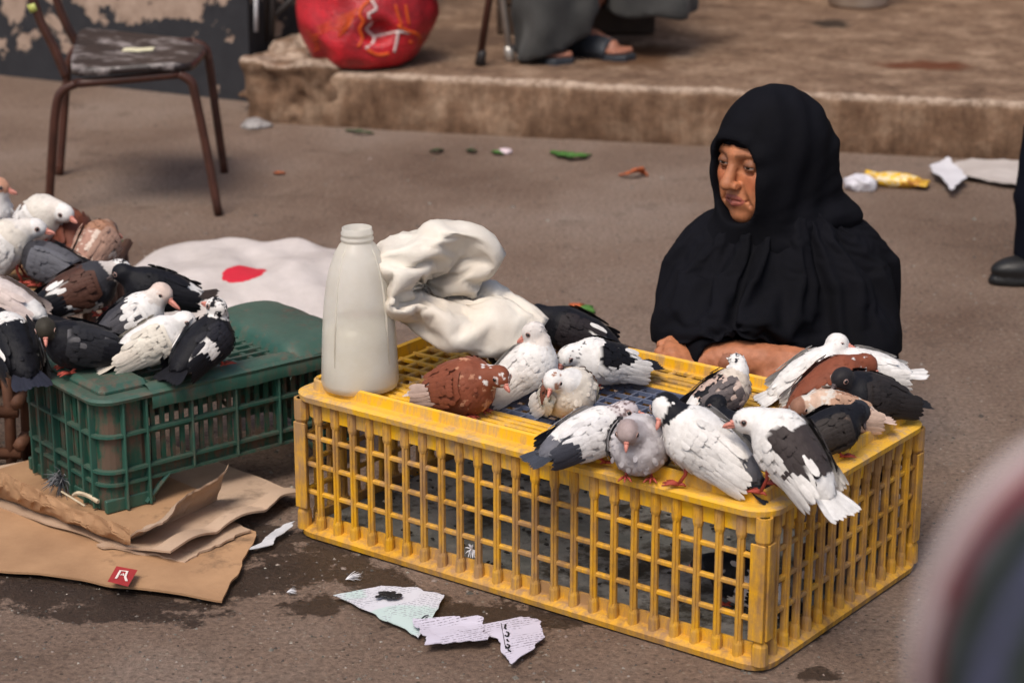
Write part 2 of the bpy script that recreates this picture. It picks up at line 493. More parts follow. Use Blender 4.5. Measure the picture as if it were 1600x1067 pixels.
# rust stain, drain hole painted as a dark spot, and darker marks on the tread
for (px, py, rx, ry, cc) in ((1440, 103, .17, .10, (.10, .028, .010)), (985, 88, .2, .3, (.085, .04, .018)), (1300, 38, .08, .12, (.01, .008, .006)), (700, 60, .3, .25, (.10, .06, .04))):
    c = G(px, py, KH); vm = n.new('ShaderNodeMapping')
    vm.inputs['Location'].default_value = (-c[0] / rx, -c[1] / ry, 0); vm.inputs['Scale'].default_value = (1 / rx, 1 / ry, 0)
    l.new(tc.outputs['Object'], vm.inputs[0])
    ln = n.new('ShaderNodeVectorMath'); ln.operation = 'LENGTH'; l.new(vm.outputs[0], ln.inputs[0])
    ad = n.new('ShaderNodeMath'); ad.operation = 'MULTIPLY_ADD'; ad.inputs[1].default_value = 1.6; l.new(a1.outputs[0], ad.inputs[0]); l.new(ln.outputs['Value'], ad.inputs[2])
    rp = _ramp(n, l, ad.outputs[0], [(.95, (.9,) * 3), (1.0, (0, 0, 0))]) if False else _ramp(n, l, ad.outputs[0], [(.75, (.85,) * 3), (1.0, (0, 0, 0))])
    sc = n.new('ShaderNodeMath'); sc.operation = 'MULTIPLY'; sc.inputs[1].default_value = .55; l.new(ad.outputs[0], sc.inputs[0])
    l.new(sc.outputs[0], rp.inputs[0])
    col = _mix(n, l, rp.outputs[0], col, cc)
l.new(col, p.inputs['Base Color']); p.inputs['Roughness'].default_value = .9; p.inputs['Specular IOR Level'].default_value = .2
_bump(n, l, p, a2.outputs[0], .7, .008)
M_conc = m
tag(link('step', mesh_from('step', V, Fc), M_conc), kind='structure')

# ---- crumbled masonry at the end of the step
def rock(name, lo, hi, seed, h=.012, amp=.05, mat=None):
    lo = np.array(lo); hi = np.array(hi); c = (lo + hi) / 2; d = (hi - lo) / 2
    def f(P):
        q = np.abs(P - c) - (d - .03)
        b = np.linalg.norm(np.maximum(q, 0), axis=-1) + np.minimum(q.max(-1), 0) - .03
        return b + (fbm(P, 7, seed, 4) - .5) * amp * 2 + np.abs(fbm(P, 16, seed + 3, 2) - .5) * amp
    V, Fq = nets(f, lo - .06, hi + .06, h)
    return mesh_from(name, V, Fq)
a, b = G(400, 190), G(512, 198)
rz = math.atan2(kd[1], kd[0])
o = link('broken_masonry', rock('broken_masonry', (0, 0, -.03), (.36, .5, .21), 5), M_conc, loc=(a[0] - .06, a[1] + .0, 0))
o.rotation_euler.z = rz
tag(o, 'crumbling stone block at the broken end of the concrete step', 'masonry block')
a = G(368, 172)
o = link('broken_slab', rock('broken_slab', (0, 0, .03), (.19, .12, .07), 8, .007, .025), M_conc, loc=(a[0], a[1] - .03, .0))
o.rotation_euler = (0, R(-6), rz)
tag(o, 'small cracked slab jutting from the foot of the dark painted wall', 'slab')

# ---- painted wall on the left, unseen wall added at the back to block the sky
m, n, l, p = new_mat('peeling_paint')
a1 = _noise(n, l, 4.2, 10, .62, dist=.3)
tc = n.new('ShaderNodeTexCoord'); sp = n.new('ShaderNodeSeparateXYZ'); l.new(tc.outputs['Object'], sp.inputs[0])
hz = n.new('ShaderNodeMapRange'); hz.inputs[1].default_value = .0; hz.inputs[2].default_value = .5; hz.inputs[3].default_value = -.10; hz.inputs[4].default_value = .045
l.new(sp.outputs[2], hz.inputs[0])
ad = n.new('ShaderNodeMath'); ad.operation = 'ADD'; l.new(a1.outputs[0], ad.inputs[0]); l.new(hz.outputs[0], ad.inputs[1])
mk = _ramp(n, l, ad.outputs[0], [(.505, (0, 0, 0)), (.515, (1, 1, 1))])
a2 = _noise(n, l, 18, 8, .7); pl = _ramp(n, l, a2.outputs[0], [(.3, (.21, .14, .10)), (.7, (.42, .31, .24))])
pt = _ramp(n, l, a2.outputs[0], [(.3, (.009, .009, .012)), (.62, (.018, .018, .022)), (.8, (.07, .052, .044))])
col = _mix(n, l, mk.outputs[0], pt.outputs[0], pl.outputs[0])
l.new(col, p.inputs['Base Color']); p.inputs['Roughness'].default_value = .7
hh = n.new('ShaderNodeMath'); hh.operation = 'MULTIPLY_ADD'; hh.inputs[1].default_value = -1.0; l.new(mk.outputs[0], hh.inputs[0])
sc = n.new('ShaderNodeMath'); sc.operation = 'MULTIPLY'; sc.inputs[1].default_value = .5; l.new(a2.outputs[0], sc.inputs[0]); l.new(sc.outputs[0], hh.inputs[2])
_bump(n, l, p, hh.outputs[0], .8, .006)
M_peel = m
wa, wb = G(0, 118), G(392, 160)
wd = wb - wa; wd[2] = 0; wl = np.linalg.norm(wd); wd /= wl; wnm = np.array([-wd[1], wd[0], 0])
mb = MB()
P0 = wa - wd * 5
NX = 60; NZ = 30
mb.add([P0, wb, wb + wnm * .7, P0 + wnm * .7, P0 + (0, 0, 3.2), wb + (0, 0, 3.2), wb + wnm * .7 + (0, 0, 3.2), P0 + wnm * .7 + (0, 0, 3.2)],
       [(0, 1, 5, 4), (1, 2, 6, 5), (2, 3, 7, 6), (3, 0, 4, 7), (4, 5, 6, 7)])
o = mb.build('painted_wall', M_peel)
tag(o, 'dark navy painted wall with plaster showing where paint has peeled', 'wall')
M_plaster = pmat('back_wall_plaster', (.34, .25, .19), (.20, .14, .10), 3, .9, .5, 40, .01)
mb = MB(); c0 = KL + kn * 2.75 - kd * 1.2
mb.add([c0, c0 + kd * 8, c0 + kd * 8 + kn * .3, c0 + kn * .3] + [v + np.array([0, 0, 3.2]) for v in (c0, c0 + kd * 8, c0 + kd * 8 + kn * .3, c0 + kn * .3)],
       [(0, 1, 5, 4), (1, 2, 6, 5), (2, 3, 7, 6), (3, 0, 4, 7), (4, 5, 6, 7)])
tag(mb.build('unseen_back_wall', M_plaster), 'plain plastered wall added unseen behind the concrete step to block the sky', 'wall')
# ================================================================== CRATES
def rring(mb, L, W, r, profile, col=None, nc=5):
    """closed profile [(outward, z)] swept round a rounded rectangle L x W"""
    path = []
    for (sx, sy, a0) in ((1, 1, 0), (-1, 1, 90), (-1, -1, 180), (1, -1, 270)):
        for k in range(nc + 1):
            a = R(a0 + 90 * k / nc)
            path.append(((sx * (L / 2 - r)), (sy * (W / 2 - r)), math.cos(a), math.sin(a)))
    V = []; m = len(profile); N = len(path)
    for (cx, cy, ca, sa) in path:
        for (o, z) in profile: V.append((cx + ca * (r + o), cy + sa * (r + o), z))
    Fc = []
    for i in range(N):
        for j in range(m):
            Fc.append((i * m + j, ((i + 1) % N) * m + j, ((i + 1) % N) * m + (j + 1) % m, i * m + (j + 1) % m))
    return mb.add(V, Fc, col)
def plastic(name, c1, c2, dirt, dlo, dhi, rough=.42, dscale=7, seed=0):
    m, n, l, p = new_mat(name)
    ob = n.new('ShaderNodeTexCoord')
    geo = n.new('ShaderNodeNewGeometry')
    a = _noise(n, l, 6, 4, .6, vec=geo.outputs['Position']); base = _ramp(n, l, a.outputs[0], [(.3, c2), (.7, c1)])
    d = _noise(n, l, dscale, 10, .75, vec=geo.outputs['Position'])
    mp = n.new('ShaderNodeMapping'); mp.inputs['Scale'].default_value = (1, 1, .15); l.new(geo.outputs['Position'], mp.inputs[0])
    d2 = _noise(n, l, 60, 6, .7, vec=mp.outputs[0])
    av = n.new('ShaderNodeMath'); av.operation = 'MULTIPLY_ADD'; av.inputs[1].default_value = .45
    l.new(d2.outputs[0], av.inputs[0])
    hf = n.new('ShaderNodeMath'); hf.operation = 'MULTIPLY'; hf.inputs[1].default_value = .55; l.new(d.outputs[0], hf.inputs[0]); l.new(hf.outputs[0], av.inputs[2])
    dm = _ramp(n, l, av.outputs[0], [(dlo, (0, 0, 0)), (dhi, (.9,) * 3)])
    # dust settles on faces that look up
    sx = n.new('ShaderNodeSeparateXYZ'); l.new(geo.outputs['Normal'], sx.inputs[0])
    up = n.new('ShaderNodeMapRange'); up.inputs[1].default_value = .5; up.inputs[2].default_value = 1.0; up.inputs[4].default_value = .55
    l.new(sx.outputs[2], up.inputs[0])
    um = n.new('ShaderNodeMath'); um.operation = 'MULTIPLY'; l.new(up.outputs[0], um.inputs[0]); l.new(d.outputs[0], um.inputs[1])
    mx = n.new('ShaderNodeMath'); mx.operation = 'MAXIMUM'; l.new(dm.outputs[0], mx.inputs[0]); l.new(um.outputs[0], mx.inputs[1])
    dcol = _ramp(n, l, a.outputs[0], [(.3, dirt[0]), (.7, dirt[1])])
    col = _mix(n, l, mx.outputs[0], base.outputs[0], dcol.outputs[0])
    l.new(col, p.inputs['Base Color'])
    rr = _ramp(n, l, mx.outputs[0], [(0, (rough,) * 3), (.7, (.85,) * 3)]); l.new(rr.outputs[0], p.inputs['Roughness'])
    p.inputs['Specular IOR Level'].default_value = .4
    _bump(n, l, p, d2.outputs[0], .25, .002)
    return m
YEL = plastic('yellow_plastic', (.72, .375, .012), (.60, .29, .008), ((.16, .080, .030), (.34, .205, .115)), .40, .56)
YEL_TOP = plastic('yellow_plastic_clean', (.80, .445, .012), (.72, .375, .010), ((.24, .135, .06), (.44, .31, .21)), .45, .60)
GRN = plastic('green_plastic', (.032, .100, .074), (.018, .066, .049), ((.075, .044, .030), (.13, .095, .07)), .485, .60, .36)
GRD = plastic('green_plastic_soiled', (.010, .070, .044), (.007, .045, .030), ((.070, .036, .023), (.125, .075, .052)), .475, .56, .5, 11)
BLU = plastic('blue_grey_plastic', (.13, .16, .24), (.08, .10, .17), ((.12, .10, .08), (.2, .18, .15)), .5, .66, .5)

CL, CW, CH, CYAW = .9655, .5325, .27, .6401
cB = np.array([.3855, 3.1377, 0]); cex = np.array([-math.cos(CYAW), math.sin(CYAW), 0]); cey = np.array([math.sin(CYAW), math.cos(CYAW), 0])
cC = cB + cex * CL / 2 + cey * CW / 2
crate = empty('poultry_crate', cC, -CYAW, 'long yellow plastic poultry crate with barred sides, pigeons sitting on top', 'crate')
# base flange, floor
mb = MB()
rring(mb, CL - .02, CW - .02, .03, [(.010, .004), (.012, .014), (.002, .020), (-.010, .022), (-.012, .040), (-.018, .040), (-.020, .004)])
mb.build('base_flange', YEL, crate)
for i in range(12):
    y = -CW / 2 + .04 + i * (CW - .08) / 11
    MB().box((0, y, .012), (CL - .05, .018, .008)).build('floor_slat', YEL, crate)
# rim with flange and upstanding lip
mb = MB()
rring(mb, CL - .02, CW - .02, .035, [(.012, CH - .012), (.014, CH - .002), (.006, CH + .002), (-.012, CH + .003), (-.014, CH + .020), (-.017, CH + .023), (-.022, CH + .020), (-.024, CH - .006), (-.010, CH - .014), (-.010, CH - .045), (-.004, CH - .045), (-.002, CH - .014)], nc=6)
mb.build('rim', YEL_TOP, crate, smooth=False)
# posts
def post_mesh():
    mb = MB()
    mb.box((0, 0, CH / 2), (.0120, .0095, CH - .04), bev=.002)
    mb.box((0, -.0055, CH / 2), (.0050, .004, CH - .06), bev=.001)
    mb.tube([(0, 0, CH - .054), (0, 0, CH - .048), (0, 0, CH - .012)], [.0075, .0090, .0094], 10)
    mb.tube([(0, 0, .016), (0, 0, .038), (0, 0, .044)], [.0096, .0086, .0070], 10)
    mb.box((0, -.0094, CH - .030), (.0014, .001, .014))
    return mb.mesh('post', False)
pm = post_mesh(); pm.materials.append(YEL)
NF, NS = 24, 14
for sgn in (-1, 1):
    for i in range(NF + 1):
        if i in (0, NF): continue
        o = link('post', pm, None, crate, (-CL / 2 + .014 + i * (CL - .028) / NF, sgn * (CW / 2 - .014), 0))
        o.rotation_euler.z = 0 if sgn < 0 else math.pi
    for i in range(1, NS):
        o = link('post', pm, None, crate, (sgn * (CL / 2 - .014), -CW / 2 + .014 + i * (CW - .028) / NS, 0))
        o.rotation_euler.z = math.pi / 2 * sgn
for sx in (-1, 1):
    for sy in (-1, 1):
        mb = MB()
        mb.tube([(0, 0, .014), (0, 0, CH - .012)], .0095, 8)
        mb.tube([(0, 0, CH - .056), (0, 0, CH - .050), (0, 0, CH - .012)], [.0105, .0135, .0135], 10)
        mb.tube([(0, 0, .014), (0, 0, .045), (0, 0, .05)], [.0135, .0125, .0105], 10)
        mb.box((-sx * .003, -sy * .0005 + sy * .011, .135), (.026, .004, .16), bev=.001)
        mb.box((sx * .0115, -sy * .006, .135), (.004, .020, .16), bev=.001)
        mb.build('corner_post', YEL, crate, (sx * (CL / 2 - .014), sy * (CW / 2 - .014), 0), smooth=False)
for z in (.085, .137, .189):
    for sg in (-1, 1):
        MB().box((0, sg * (CW / 2 - .0155), z), (CL - .03, .009, .0085), bev=.002).build('rail', YEL, crate)
        MB().box((sg * (CL / 2 - .0155), 0, z), (.009, CW - .03, .0085), bev=.002).build('rail', YEL, crate)
# top lattice
ZT = CH + .000
IX, IY = CL / 2 - .036, CW / 2 - .036
GX0, GX1, GY0, GY1 = -.26, .33, -.145, .130
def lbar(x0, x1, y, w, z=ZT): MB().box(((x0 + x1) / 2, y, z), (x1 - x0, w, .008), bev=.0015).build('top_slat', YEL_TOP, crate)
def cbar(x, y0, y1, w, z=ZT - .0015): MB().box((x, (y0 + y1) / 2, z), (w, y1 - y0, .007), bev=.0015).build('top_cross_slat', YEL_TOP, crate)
for sg, g in ((-1, GY0), (1, GY1)):
    e = sg * IY
    lbar(-IX, IX, e, .012)
    band = abs(g - e)
    for f_, w in ((.34, .014), (.55, .010), (.76, .010), (.97, .012)):
        lbar(-IX, IX, e + (g - e) * f_, w)
    for i in range(1, NF):
        x = -CL / 2 + .014 + i * (CL - .028) / NF
        cbar(x, min(e, e + (g - e) * .34), max(e, e + (g - e) * .34), .010)
        if i % 2 == 0: cbar(x, min(e + (g - e) * .36, g), max(e + (g - e) * .36, g), .015)
for x0, x1 in ((-IX, GX0), (GX1, IX)):
    k = 7
    for i in range(k): lbar(x0, x1, GY0 + (i + .5) * (GY1 - GY0) / k, .008)
    nn = max(2, round((x1 - x0) / .04))
    for i in range(nn + 1): cbar(x0 + .006 + i * (x1 - x0 - .012) / nn, GY0, GY1, .009)
grid = MB()
for y in (GY0 + .004, GY1 - .004): grid.box(((GX0 + GX1) / 2, y, ZT - .004), (GX1 - GX0, .010, .010))
for x in (GX0 + .004, GX1 - .004): grid.box((x, (GY0 + GY1) / 2, ZT - .0045), (.010, GY1 - GY0, .010))
dg = grid.build('trapdoor_grid', BLU, crate)
k = 20
for i in range(1, k): MB().box((GX0 + (GX1 - GX0) * i / k, (GY0 + GY1) / 2, ZT - .005), (.0042, GY1 - GY0 - .02, .007)).build('grid_bar', BLU, dg)
k = 9
for i in range(1, k): MB().box(((GX0 + GX1) / 2, GY0 + (GY1 - GY0) * i / k, ZT - .0035), (GX1 - GX0 - .02, .0042, .007)).build('grid_bar', BLU, dg)
# liner inside
def sheet(fn, nu, nv, thick=None):
    V = np.array([[fn(i / nu, j / nv) for j in range(nv + 1)] for i in range(nu + 1)]).reshape(-1, 3)
    Fc = [(i * (nv + 1) + j, (i + 1) * (nv + 1) + j, (i + 1) * (nv + 1) + j + 1, i * (nv + 1) + j + 1) for i in range(nu) for j in range(nv)]
    if thick:
        N = len(V); W2 = V.copy(); W2[:, 2] -= thick
        Fc2 = [f[::-1] for f in [tuple(x + N for x in f) for f in Fc]]
        bd = [i * (nv + 1) for i in range(nu + 1)] + [nu * (nv + 1) + j for j in range(1, nv + 1)] + [i * (nv + 1) + nv for i in range(nu - 1, -1, -1)] + [j for j in range(nv - 1, 0, -1)]
        sd_ = [(bd[i], bd[i] + N, bd[(i + 1) % len(bd)] + N, bd[(i + 1) % len(bd)]) for i in range(len(bd))]
        V = np.concatenate([V, W2]); Fc = Fc + Fc2 + sd_
    return V, Fc
M_liner = pmat('soiled_liner', (.27, .255, .23), (.12, .125, .11), 7, .9, .6, 30, .012, dirt=(.05, .042, .03), dscale=10, dlo=.50, dhi=.60)
V, Fc = sheet(lambda u, v: ((u - .5) * (CL - .07), (v - .5) * (CW - .07), .022 + .012 * fbm(np.array([u * 6, v * 4, 0]), 1, 2)), 40, 24, .003)
o = link('crate_liner', mesh_from('crate_liner', V, Fc), M_liner, loc=cC); o.rotation_euler.z = -CYAW
tag(o, 'soiled grey sheet lining the floor of the yellow crate', 'liner')
rngd = np.random.default_rng(8); mb = MB()
for i in range(170):
    x, y = rngd.uniform(-.45, .45), rngd.uniform(-.23, .23)
    g = rngd.choice([.03, .06, .3], p=[.6, .3, .1])
    mb.ball((x, y, .034 + rngd.uniform(0, .004)), (rngd.uniform(.002, .008) ** 1.0, rngd.uniform(.002, .006), .002), 5, 4, (g, g * .9, g * .75))
o = mb.build('droppings', M_attr_rough, cols=True, loc=cC); o.rotation_euler.z = -CYAW
tag(o, 'dark droppings scattered over the liner inside the yellow crate', 'droppings', kind='stuff')

# ---- green crate
GRZ = R(39); GL, GW, GH, GZ = .56, .31, .215, .03
gQ = G(166, 806, GZ)
gu = np.array([math.cos(GRZ), math.sin(GRZ), 0]); gv = np.array([-math.sin(GRZ), math.cos(GRZ), 0])
gC = gQ + gu * GL / 2 + gv * GW / 2
gcr = empty('vegetable_crate', (gC[0], gC[1], GZ), GRZ, 'battered dark green slotted plastic crate turned upside down on cardboard', 'crate')
# (in its own frame: end face at -x, long face at -y)
T = .006
def gpart(name, boxes, bev=.0015, mat=None):
    mb = MB()
    for c, d in boxes: mb.box(c, d, bev=bev)
    return mb.build(name, GRD if 'band' in name else GRN, gcr)
mb = MB(); rring(mb, GL, GW, .035, [(0, GH - .012), (.008, GH - .010), (.010, GH - .004), (.004, GH), (-.03, GH + .001), (-.032, GH - .006), (-.004, GH - .010)]); mb.build('rim', GRN, gcr)
# corner walls: rounded, solid
for sx in (-1, 1):
    for sy in (-1, 1):
        mb = MB(); r = .032; pts = []
        cx, cy = sx * (GL / 2 - r - .008), sy * (GW / 2 - r - .008)
        pts.append((sx * (GL / 2 - .008), sy * (GW / 2 - .075)))
        for k in range(6):
            a = R(90 * k / 5); pts.append((cx + sx * r * math.cos(a), cy + sy * r * math.sin(a)))
        pts.append((sx * (GL / 2 - .09), sy * (GW / 2 - .008)))
        V = []; Fc = []
        for (x, y) in pts: V += [(x, y, .0), (x, y, GH - .008), (x * .985, y * .975, GH - .008), (x * .985, y * .975, .0)]
        for i in range(len(pts) - 1):
            for j in range(4): Fc.append((i * 4 + j, (i + 1) * 4 + j, (i + 1) * 4 + (j + 1) % 4, i * 4 + (j + 1) % 4))
        Fc += [(0, 1, 2, 3), tuple((len(pts) - 1) * 4 + k for k in (3, 2, 1, 0))]
        mb.add(V, Fc); mb.build('corner_panel', GRD, gcr)
# horizontal ribs run right round
for z, w in ((.075, .010), (.142, .010), (.050, .007), (.004, .008)):
    mb = MB(); rring(mb, GL - .016, GW - .016, .03, [(-.004, z - .003), (w, z - .0025), (w, z + .0025), (-.004, z + .003)])
    if z == .004: continue
    mb.build('rib', GRN, gcr)
# the long face is cut away below, leaving legs at the corners
for sy in (-1, 1):
    gpart('foot_beam', [((-GL / 2 + .055, sy * (GW / 2 - .010), .012), (.10, .010, .024))])
    gpart('foot_beam', [((GL / 2 - .055, sy * (GW / 2 - .010), .012), (.10, .010, .024))])
for sx in (-1, 1): gpart('foot_beam', [((sx * (GL / 2 - .010), 0, .010), (.010, GW - .07, .020))])
# vertical ribs
xs = [-GL / 2 + .045, -GL / 2 + .092] + [-GL / 2 + .092 + (GL - .184) * i / 4 for i in range(1, 4)] + [GL / 2 - .092, GL / 2 - .045]
for sy in (-1, 1):
    for i, x in enumerate(xs):
        z0 = .0 if i in (0, 1, len(xs) - 1, len(xs) - 2) else .05
        gpart('rib', [((x, sy * (GW / 2 - .003), (z0 + GH - .01) / 2), (.005, .014, GH - .012 - z0))])
ys = [-GW / 2 + .04] + [-GW / 2 + .075 + (GW - .15) * i / 3 for i in range(4)] + [GW / 2 - .04]
for sx in (-1, 1):
    for y in ys: gpart('rib', [((sx * (GL / 2 - .003), y, GH / 2 - .004), (.014, .005, GH - .012))])
# diagonal braces of the cut-away
for sy in (-1, 1):
    for sx in (-1, 1):
        mb = MB(); mb.tube([(sx * (GL / 2 - .085), sy * (GW / 2 - .005), .004), (sx * (GL / 2 - .135), sy * (GW / 2 - .005), .05)], .005, 6); mb.build('brace', GRN, gcr)
# slats between the slots
def slats(x0, x1, y, z0, z1, along, step=.0205, w=.0088):
    nn = int(round((x1 - x0) / step))
    for i in range(nn + 1):
        x = x0 + (x1 - x0) * i / nn
        c = (x, y, (z0 + z1) / 2) if along == 'x' else (y, x, (z0 + z1) / 2)
        d = (w, .004, z1 - z0) if along == 'x' else (.004, w, z1 - z0)
        MB().box(c, d).build('slat', GRD, gcr)
for sy in (-1, 1):
    y = sy * (GW / 2 - .010)
    for z0, z1 in ((.0755, .141), (.1425, GH - .008)):
        slats(-GL / 2 + .088, GL / 2 - .088, y, z0, z1, 'x', w=.0092 if sy < 0 else .0165)  # rear slats widened to cut light inside the crate
    gpart('side_band', [((0, y + sy * .001, .064), (GL - .18, .004, .024)), ((0, y + sy * .001, .138), (GL - .18, .004, .014)), ((0, y + sy * .001, GH - .018), (GL - .18, .004, .022))])
    # rolled hand-hold along the upper edge
    mb = MB(); V = []; Fc = []
    NN = 24
    for i in range(NN + 1):
        x = -GL / 2 + .10 + (GL - .15) * i / NN
        dz = .004 * math.sin(i * .9); 
        for k in range(7):
            a = R(-20 + 130 * k / 6)
            V.append((x, sy * (GW / 2 - .016 + .026 * math.cos(a)), GH - .022 + .030 * math.sin(a) + dz * .3))
    for i in range(NN):
        for k in range(6): Fc.append((i * 7 + k, (i + 1) * 7 + k, (i + 1) * 7 + k + 1, i * 7 + k + 1))
    mb.add(V, Fc); mb.build('rolled_edge', GRN, gcr, smooth=True)
for sx in (-1, 1):
    x = sx * (GL / 2 - .010)
    for z0, z1 in ((.0755, .141), (.1425, GH - .008)):
        slats(-GW / 2 + .078, GW / 2 - .078, x, z0, z1, 'y', .0165, .0125)
    gpart('end_band', [((x, 0, .035), (.004, GW - .15, .03)), ((x, 0, .064), (.004, GW - .15, .02))])
# top: corner plates and lattice
for sx in (-1, 1):
    mb = MB(); mb.box((sx * (GL / 2 - .065), 0, GH + .004), (.10, GW - .045, .022), bev=.009); mb.build('end_plate', GRN, gcr)
mb = MB(); V = []; Fc = []; NA, NB = 22, 18
for i in range(NA + 1):
    for k in range(NB + 1):
        u = i / NA; v = k / NB; ex = min(u, 1 - u) * NA; ey = min(v, 1 - v) * NB
        z = GH + .020 + .010 * math.sin(math.pi * u) + .0025 * abs(math.sin(v * 12.5))
        z -= .030 * math.exp(-ex / 1.1) + .030 * math.exp(-ey / 1.1)
        V.append((GL / 2 - .165 + .175 * u, (-GW / 2 - .008 + (GW + .016) * v), z))
for i in range(NA):
    for k in range(NB): Fc.append((i * (NB + 1) + k, (i + 1) * (NB + 1) + k, (i + 1) * (NB + 1) + k + 1, i * (NB + 1) + k + 1))
mb.add(V, Fc); mb.build('bulged_flap', GRN, gcr, smooth=True)
for i in range(9):
    y = -GW / 2 + .045 + (GW - .09) * i / 8
    MB().box((-.02, y, GH - .004), (GL - .22, .010, .006)).build('top_slat', GRN, gcr)
for i in range(8):
    x = -GL / 2 + .13 + (GL - .30) * i / 7
    MB().box((x, 0, GH - .006), (.008, GW - .07, .006)).build('top_cross_slat', GRN, gcr)

# ---- crate of palm ribs behind the green one
WOOD = pmat('palm_rib', (.42, .25, .12), (.20, .105, .05), 14, .75, .4, 60, .004)
WOODD = pmat('palm_rib_dark', (.13, .058, .032), (.07, .03, .018), 14, .7, .4, 60, .004)
PLH = .235
def palm_crate(x0, x1, y0, y1, label, seed):
    PLX, PLY = x1 - x0, y1 - y0
    pc = empty('palm_crate', ((x0 + x1) / 2, (y0 + y1) / 2, 0), 0, label, 'crate', 'palm rib crates')
    rw = random.Random(seed)
    def stick(a, b, r, mat):
        mb = MB(); a = np.array(a); b = np.array(b)
        mid = (a + b) / 2 + np.array([rw.uniform(-.006, .006), rw.uniform(-.006, .006), rw.uniform(-.004, .004)])
        mb.tube([a, mid, b], [r, r * 1.05, r * .92], 6); mb.build('palm_rib', mat, pc, smooth=True)
    hx, hy = PLX / 2, PLY / 2
    for z in (.03, .115, PLH - .02):
        for sy in (-1, 1): stick((-hx, sy * hy, z), (hx, sy * hy, z), .013, WOODD)
        for sx in (-1, 1): stick((sx * hx, -hy - .01, z + .02), (sx * hx, hy + .01, z + .02), .013, WOODD)
    nx, ny = max(3, round(PLX / .08)), max(3, round(PLY / .08))
    for i in range(nx + 1):
        for sy in (-1, 1): stick((-hx + .02 + i * (PLX - .04) / nx, sy * hy, 0.0), (-hx + .02 + i * (PLX - .04) / nx, sy * hy, PLH), .011, WOODD)
    for i in range(ny):
        for sx in (-1, 1): stick((sx * hx, -hy + .05 + i * (PLY - .1) / (ny - 1), 0.0), (sx * hx, -hy + .05 + i * (PLY - .1) / (ny - 1), PLH), .011, WOODD)
    nt = round(PLY / .038)
    for i in range(nt): stick((-hx, -hy + .015 + i * (PLY - .03) / (nt - 1), PLH), (hx, -hy + .015 + i * (PLY - .03) / (nt - 1), PLH), .010, WOOD)
palm_crate(-1.75, -.945, 4.05, 4.47, 'brown crate of lashed palm ribs next to the end of the green crate', 5)
palm_crate(-1.70, -.86, 4.50, 4.84, 'second palm rib crate behind the first, holding the rear pigeons', 6)
# ================================================================== PIGEONS
WHT = (.70, .675, .65); CRM = (.55, .45, .34); BLK = (.006, .006, .009); RUST = (.20, .058, .030); DBR = (.055, .024, .016)
GRY = (.36, .33, .34); DGR = (.035, .034, .040); PNK = (.62, .26, .22); SLT = (.13, .13, .15); MBR = (.33, .17, .105)
m, n, l, p = new_mat('feather')
at = n.new('ShaderNodeAttribute'); at.attribute_name = 'Col'
ns = _noise(n, l, 45, 5, .7); rp = _ramp(n, l, ns.outputs[0], [(.3, (.80, .79, .78)), (.65, (1.06,) * 3)])
col = _mix(n, l, 1.0, at.outputs[0], rp.outputs[0], 'MULTIPLY')
l.new(col, p.inputs['Base Color']); p.inputs['Roughness'].default_value = .55; p.inputs['Specular IOR Level'].default_value = .16
p.inputs['Sheen Weight'].default_value = .03; p.inputs['Sheen Roughness'].default_value = .5
fb = _noise(n, l, 330, 4, .7); _bump(n, l, p, fb.outputs[0], .45, .0015)
M_feather = m
M_beak = pmat('beak_horn', (.62, .27, .21), (.48, .17, .13), 60, .5, .2, 300, .001)
M_beakd = pmat('beak_horn_dark', (.10, .075, .075), (.05, .04, .04), 60, .5, .2, 300, .001)
M_eye = pmat('eye_dark', (.008, .006, .006), (.008, .006, .006), 5, .12, 0, spec=.6)
M_ring = pmat('eye_ring', (.42, .27, .23), (.30, .18, .15), 60, .7, .2, 300, .001)
M_leg = pmat('leg_skin', (.42, .07, .045), (.30, .05, .035), 80, .6, .4, 300, .001)

def card(mb, base, d, nrm, ln, wd, col, tipcol=None, lift=-.05, curve=.0, pts=3):
    """one feather: a small rounded blade lying along d"""
    s = np.cross(nrm, d); s /= np.linalg.norm(s) + 1e-9
    prof = ((0, .45), (.35, .95), (.72, 1.0), (.93, .62)) if pts == 3 else ((0, .35), (.5, 1.0), (.85, .75))
    V = []
    for t, w in prof:
        c = base + d * ln * t + nrm * (lift * ln * t * t + .0006)
        dr = -nrm * (.10 * wd * w)
        V += [c - s * wd * .5 * w + dr, c + nrm * .02 * wd, c + s * wd * .5 * w + dr]
    V.append(base + d * ln + nrm * (lift * ln + .0004))
    k = len(prof); Fc = []
    for i in range(k - 1):
        a = i * 3; Fc += [(a, a + 3, a + 4, a + 1), (a + 1, a + 4, a + 5, a + 2)]
    a = (k - 1) * 3; Fc += [(a, a + 3, a + 1), (a + 1, a + 3, a + 2)]
    C = np.tile(np.array(col, float), (len(V), 1))
    if tipcol is not None: C[-4:] = tipcol
    mb.add(V, Fc, C)

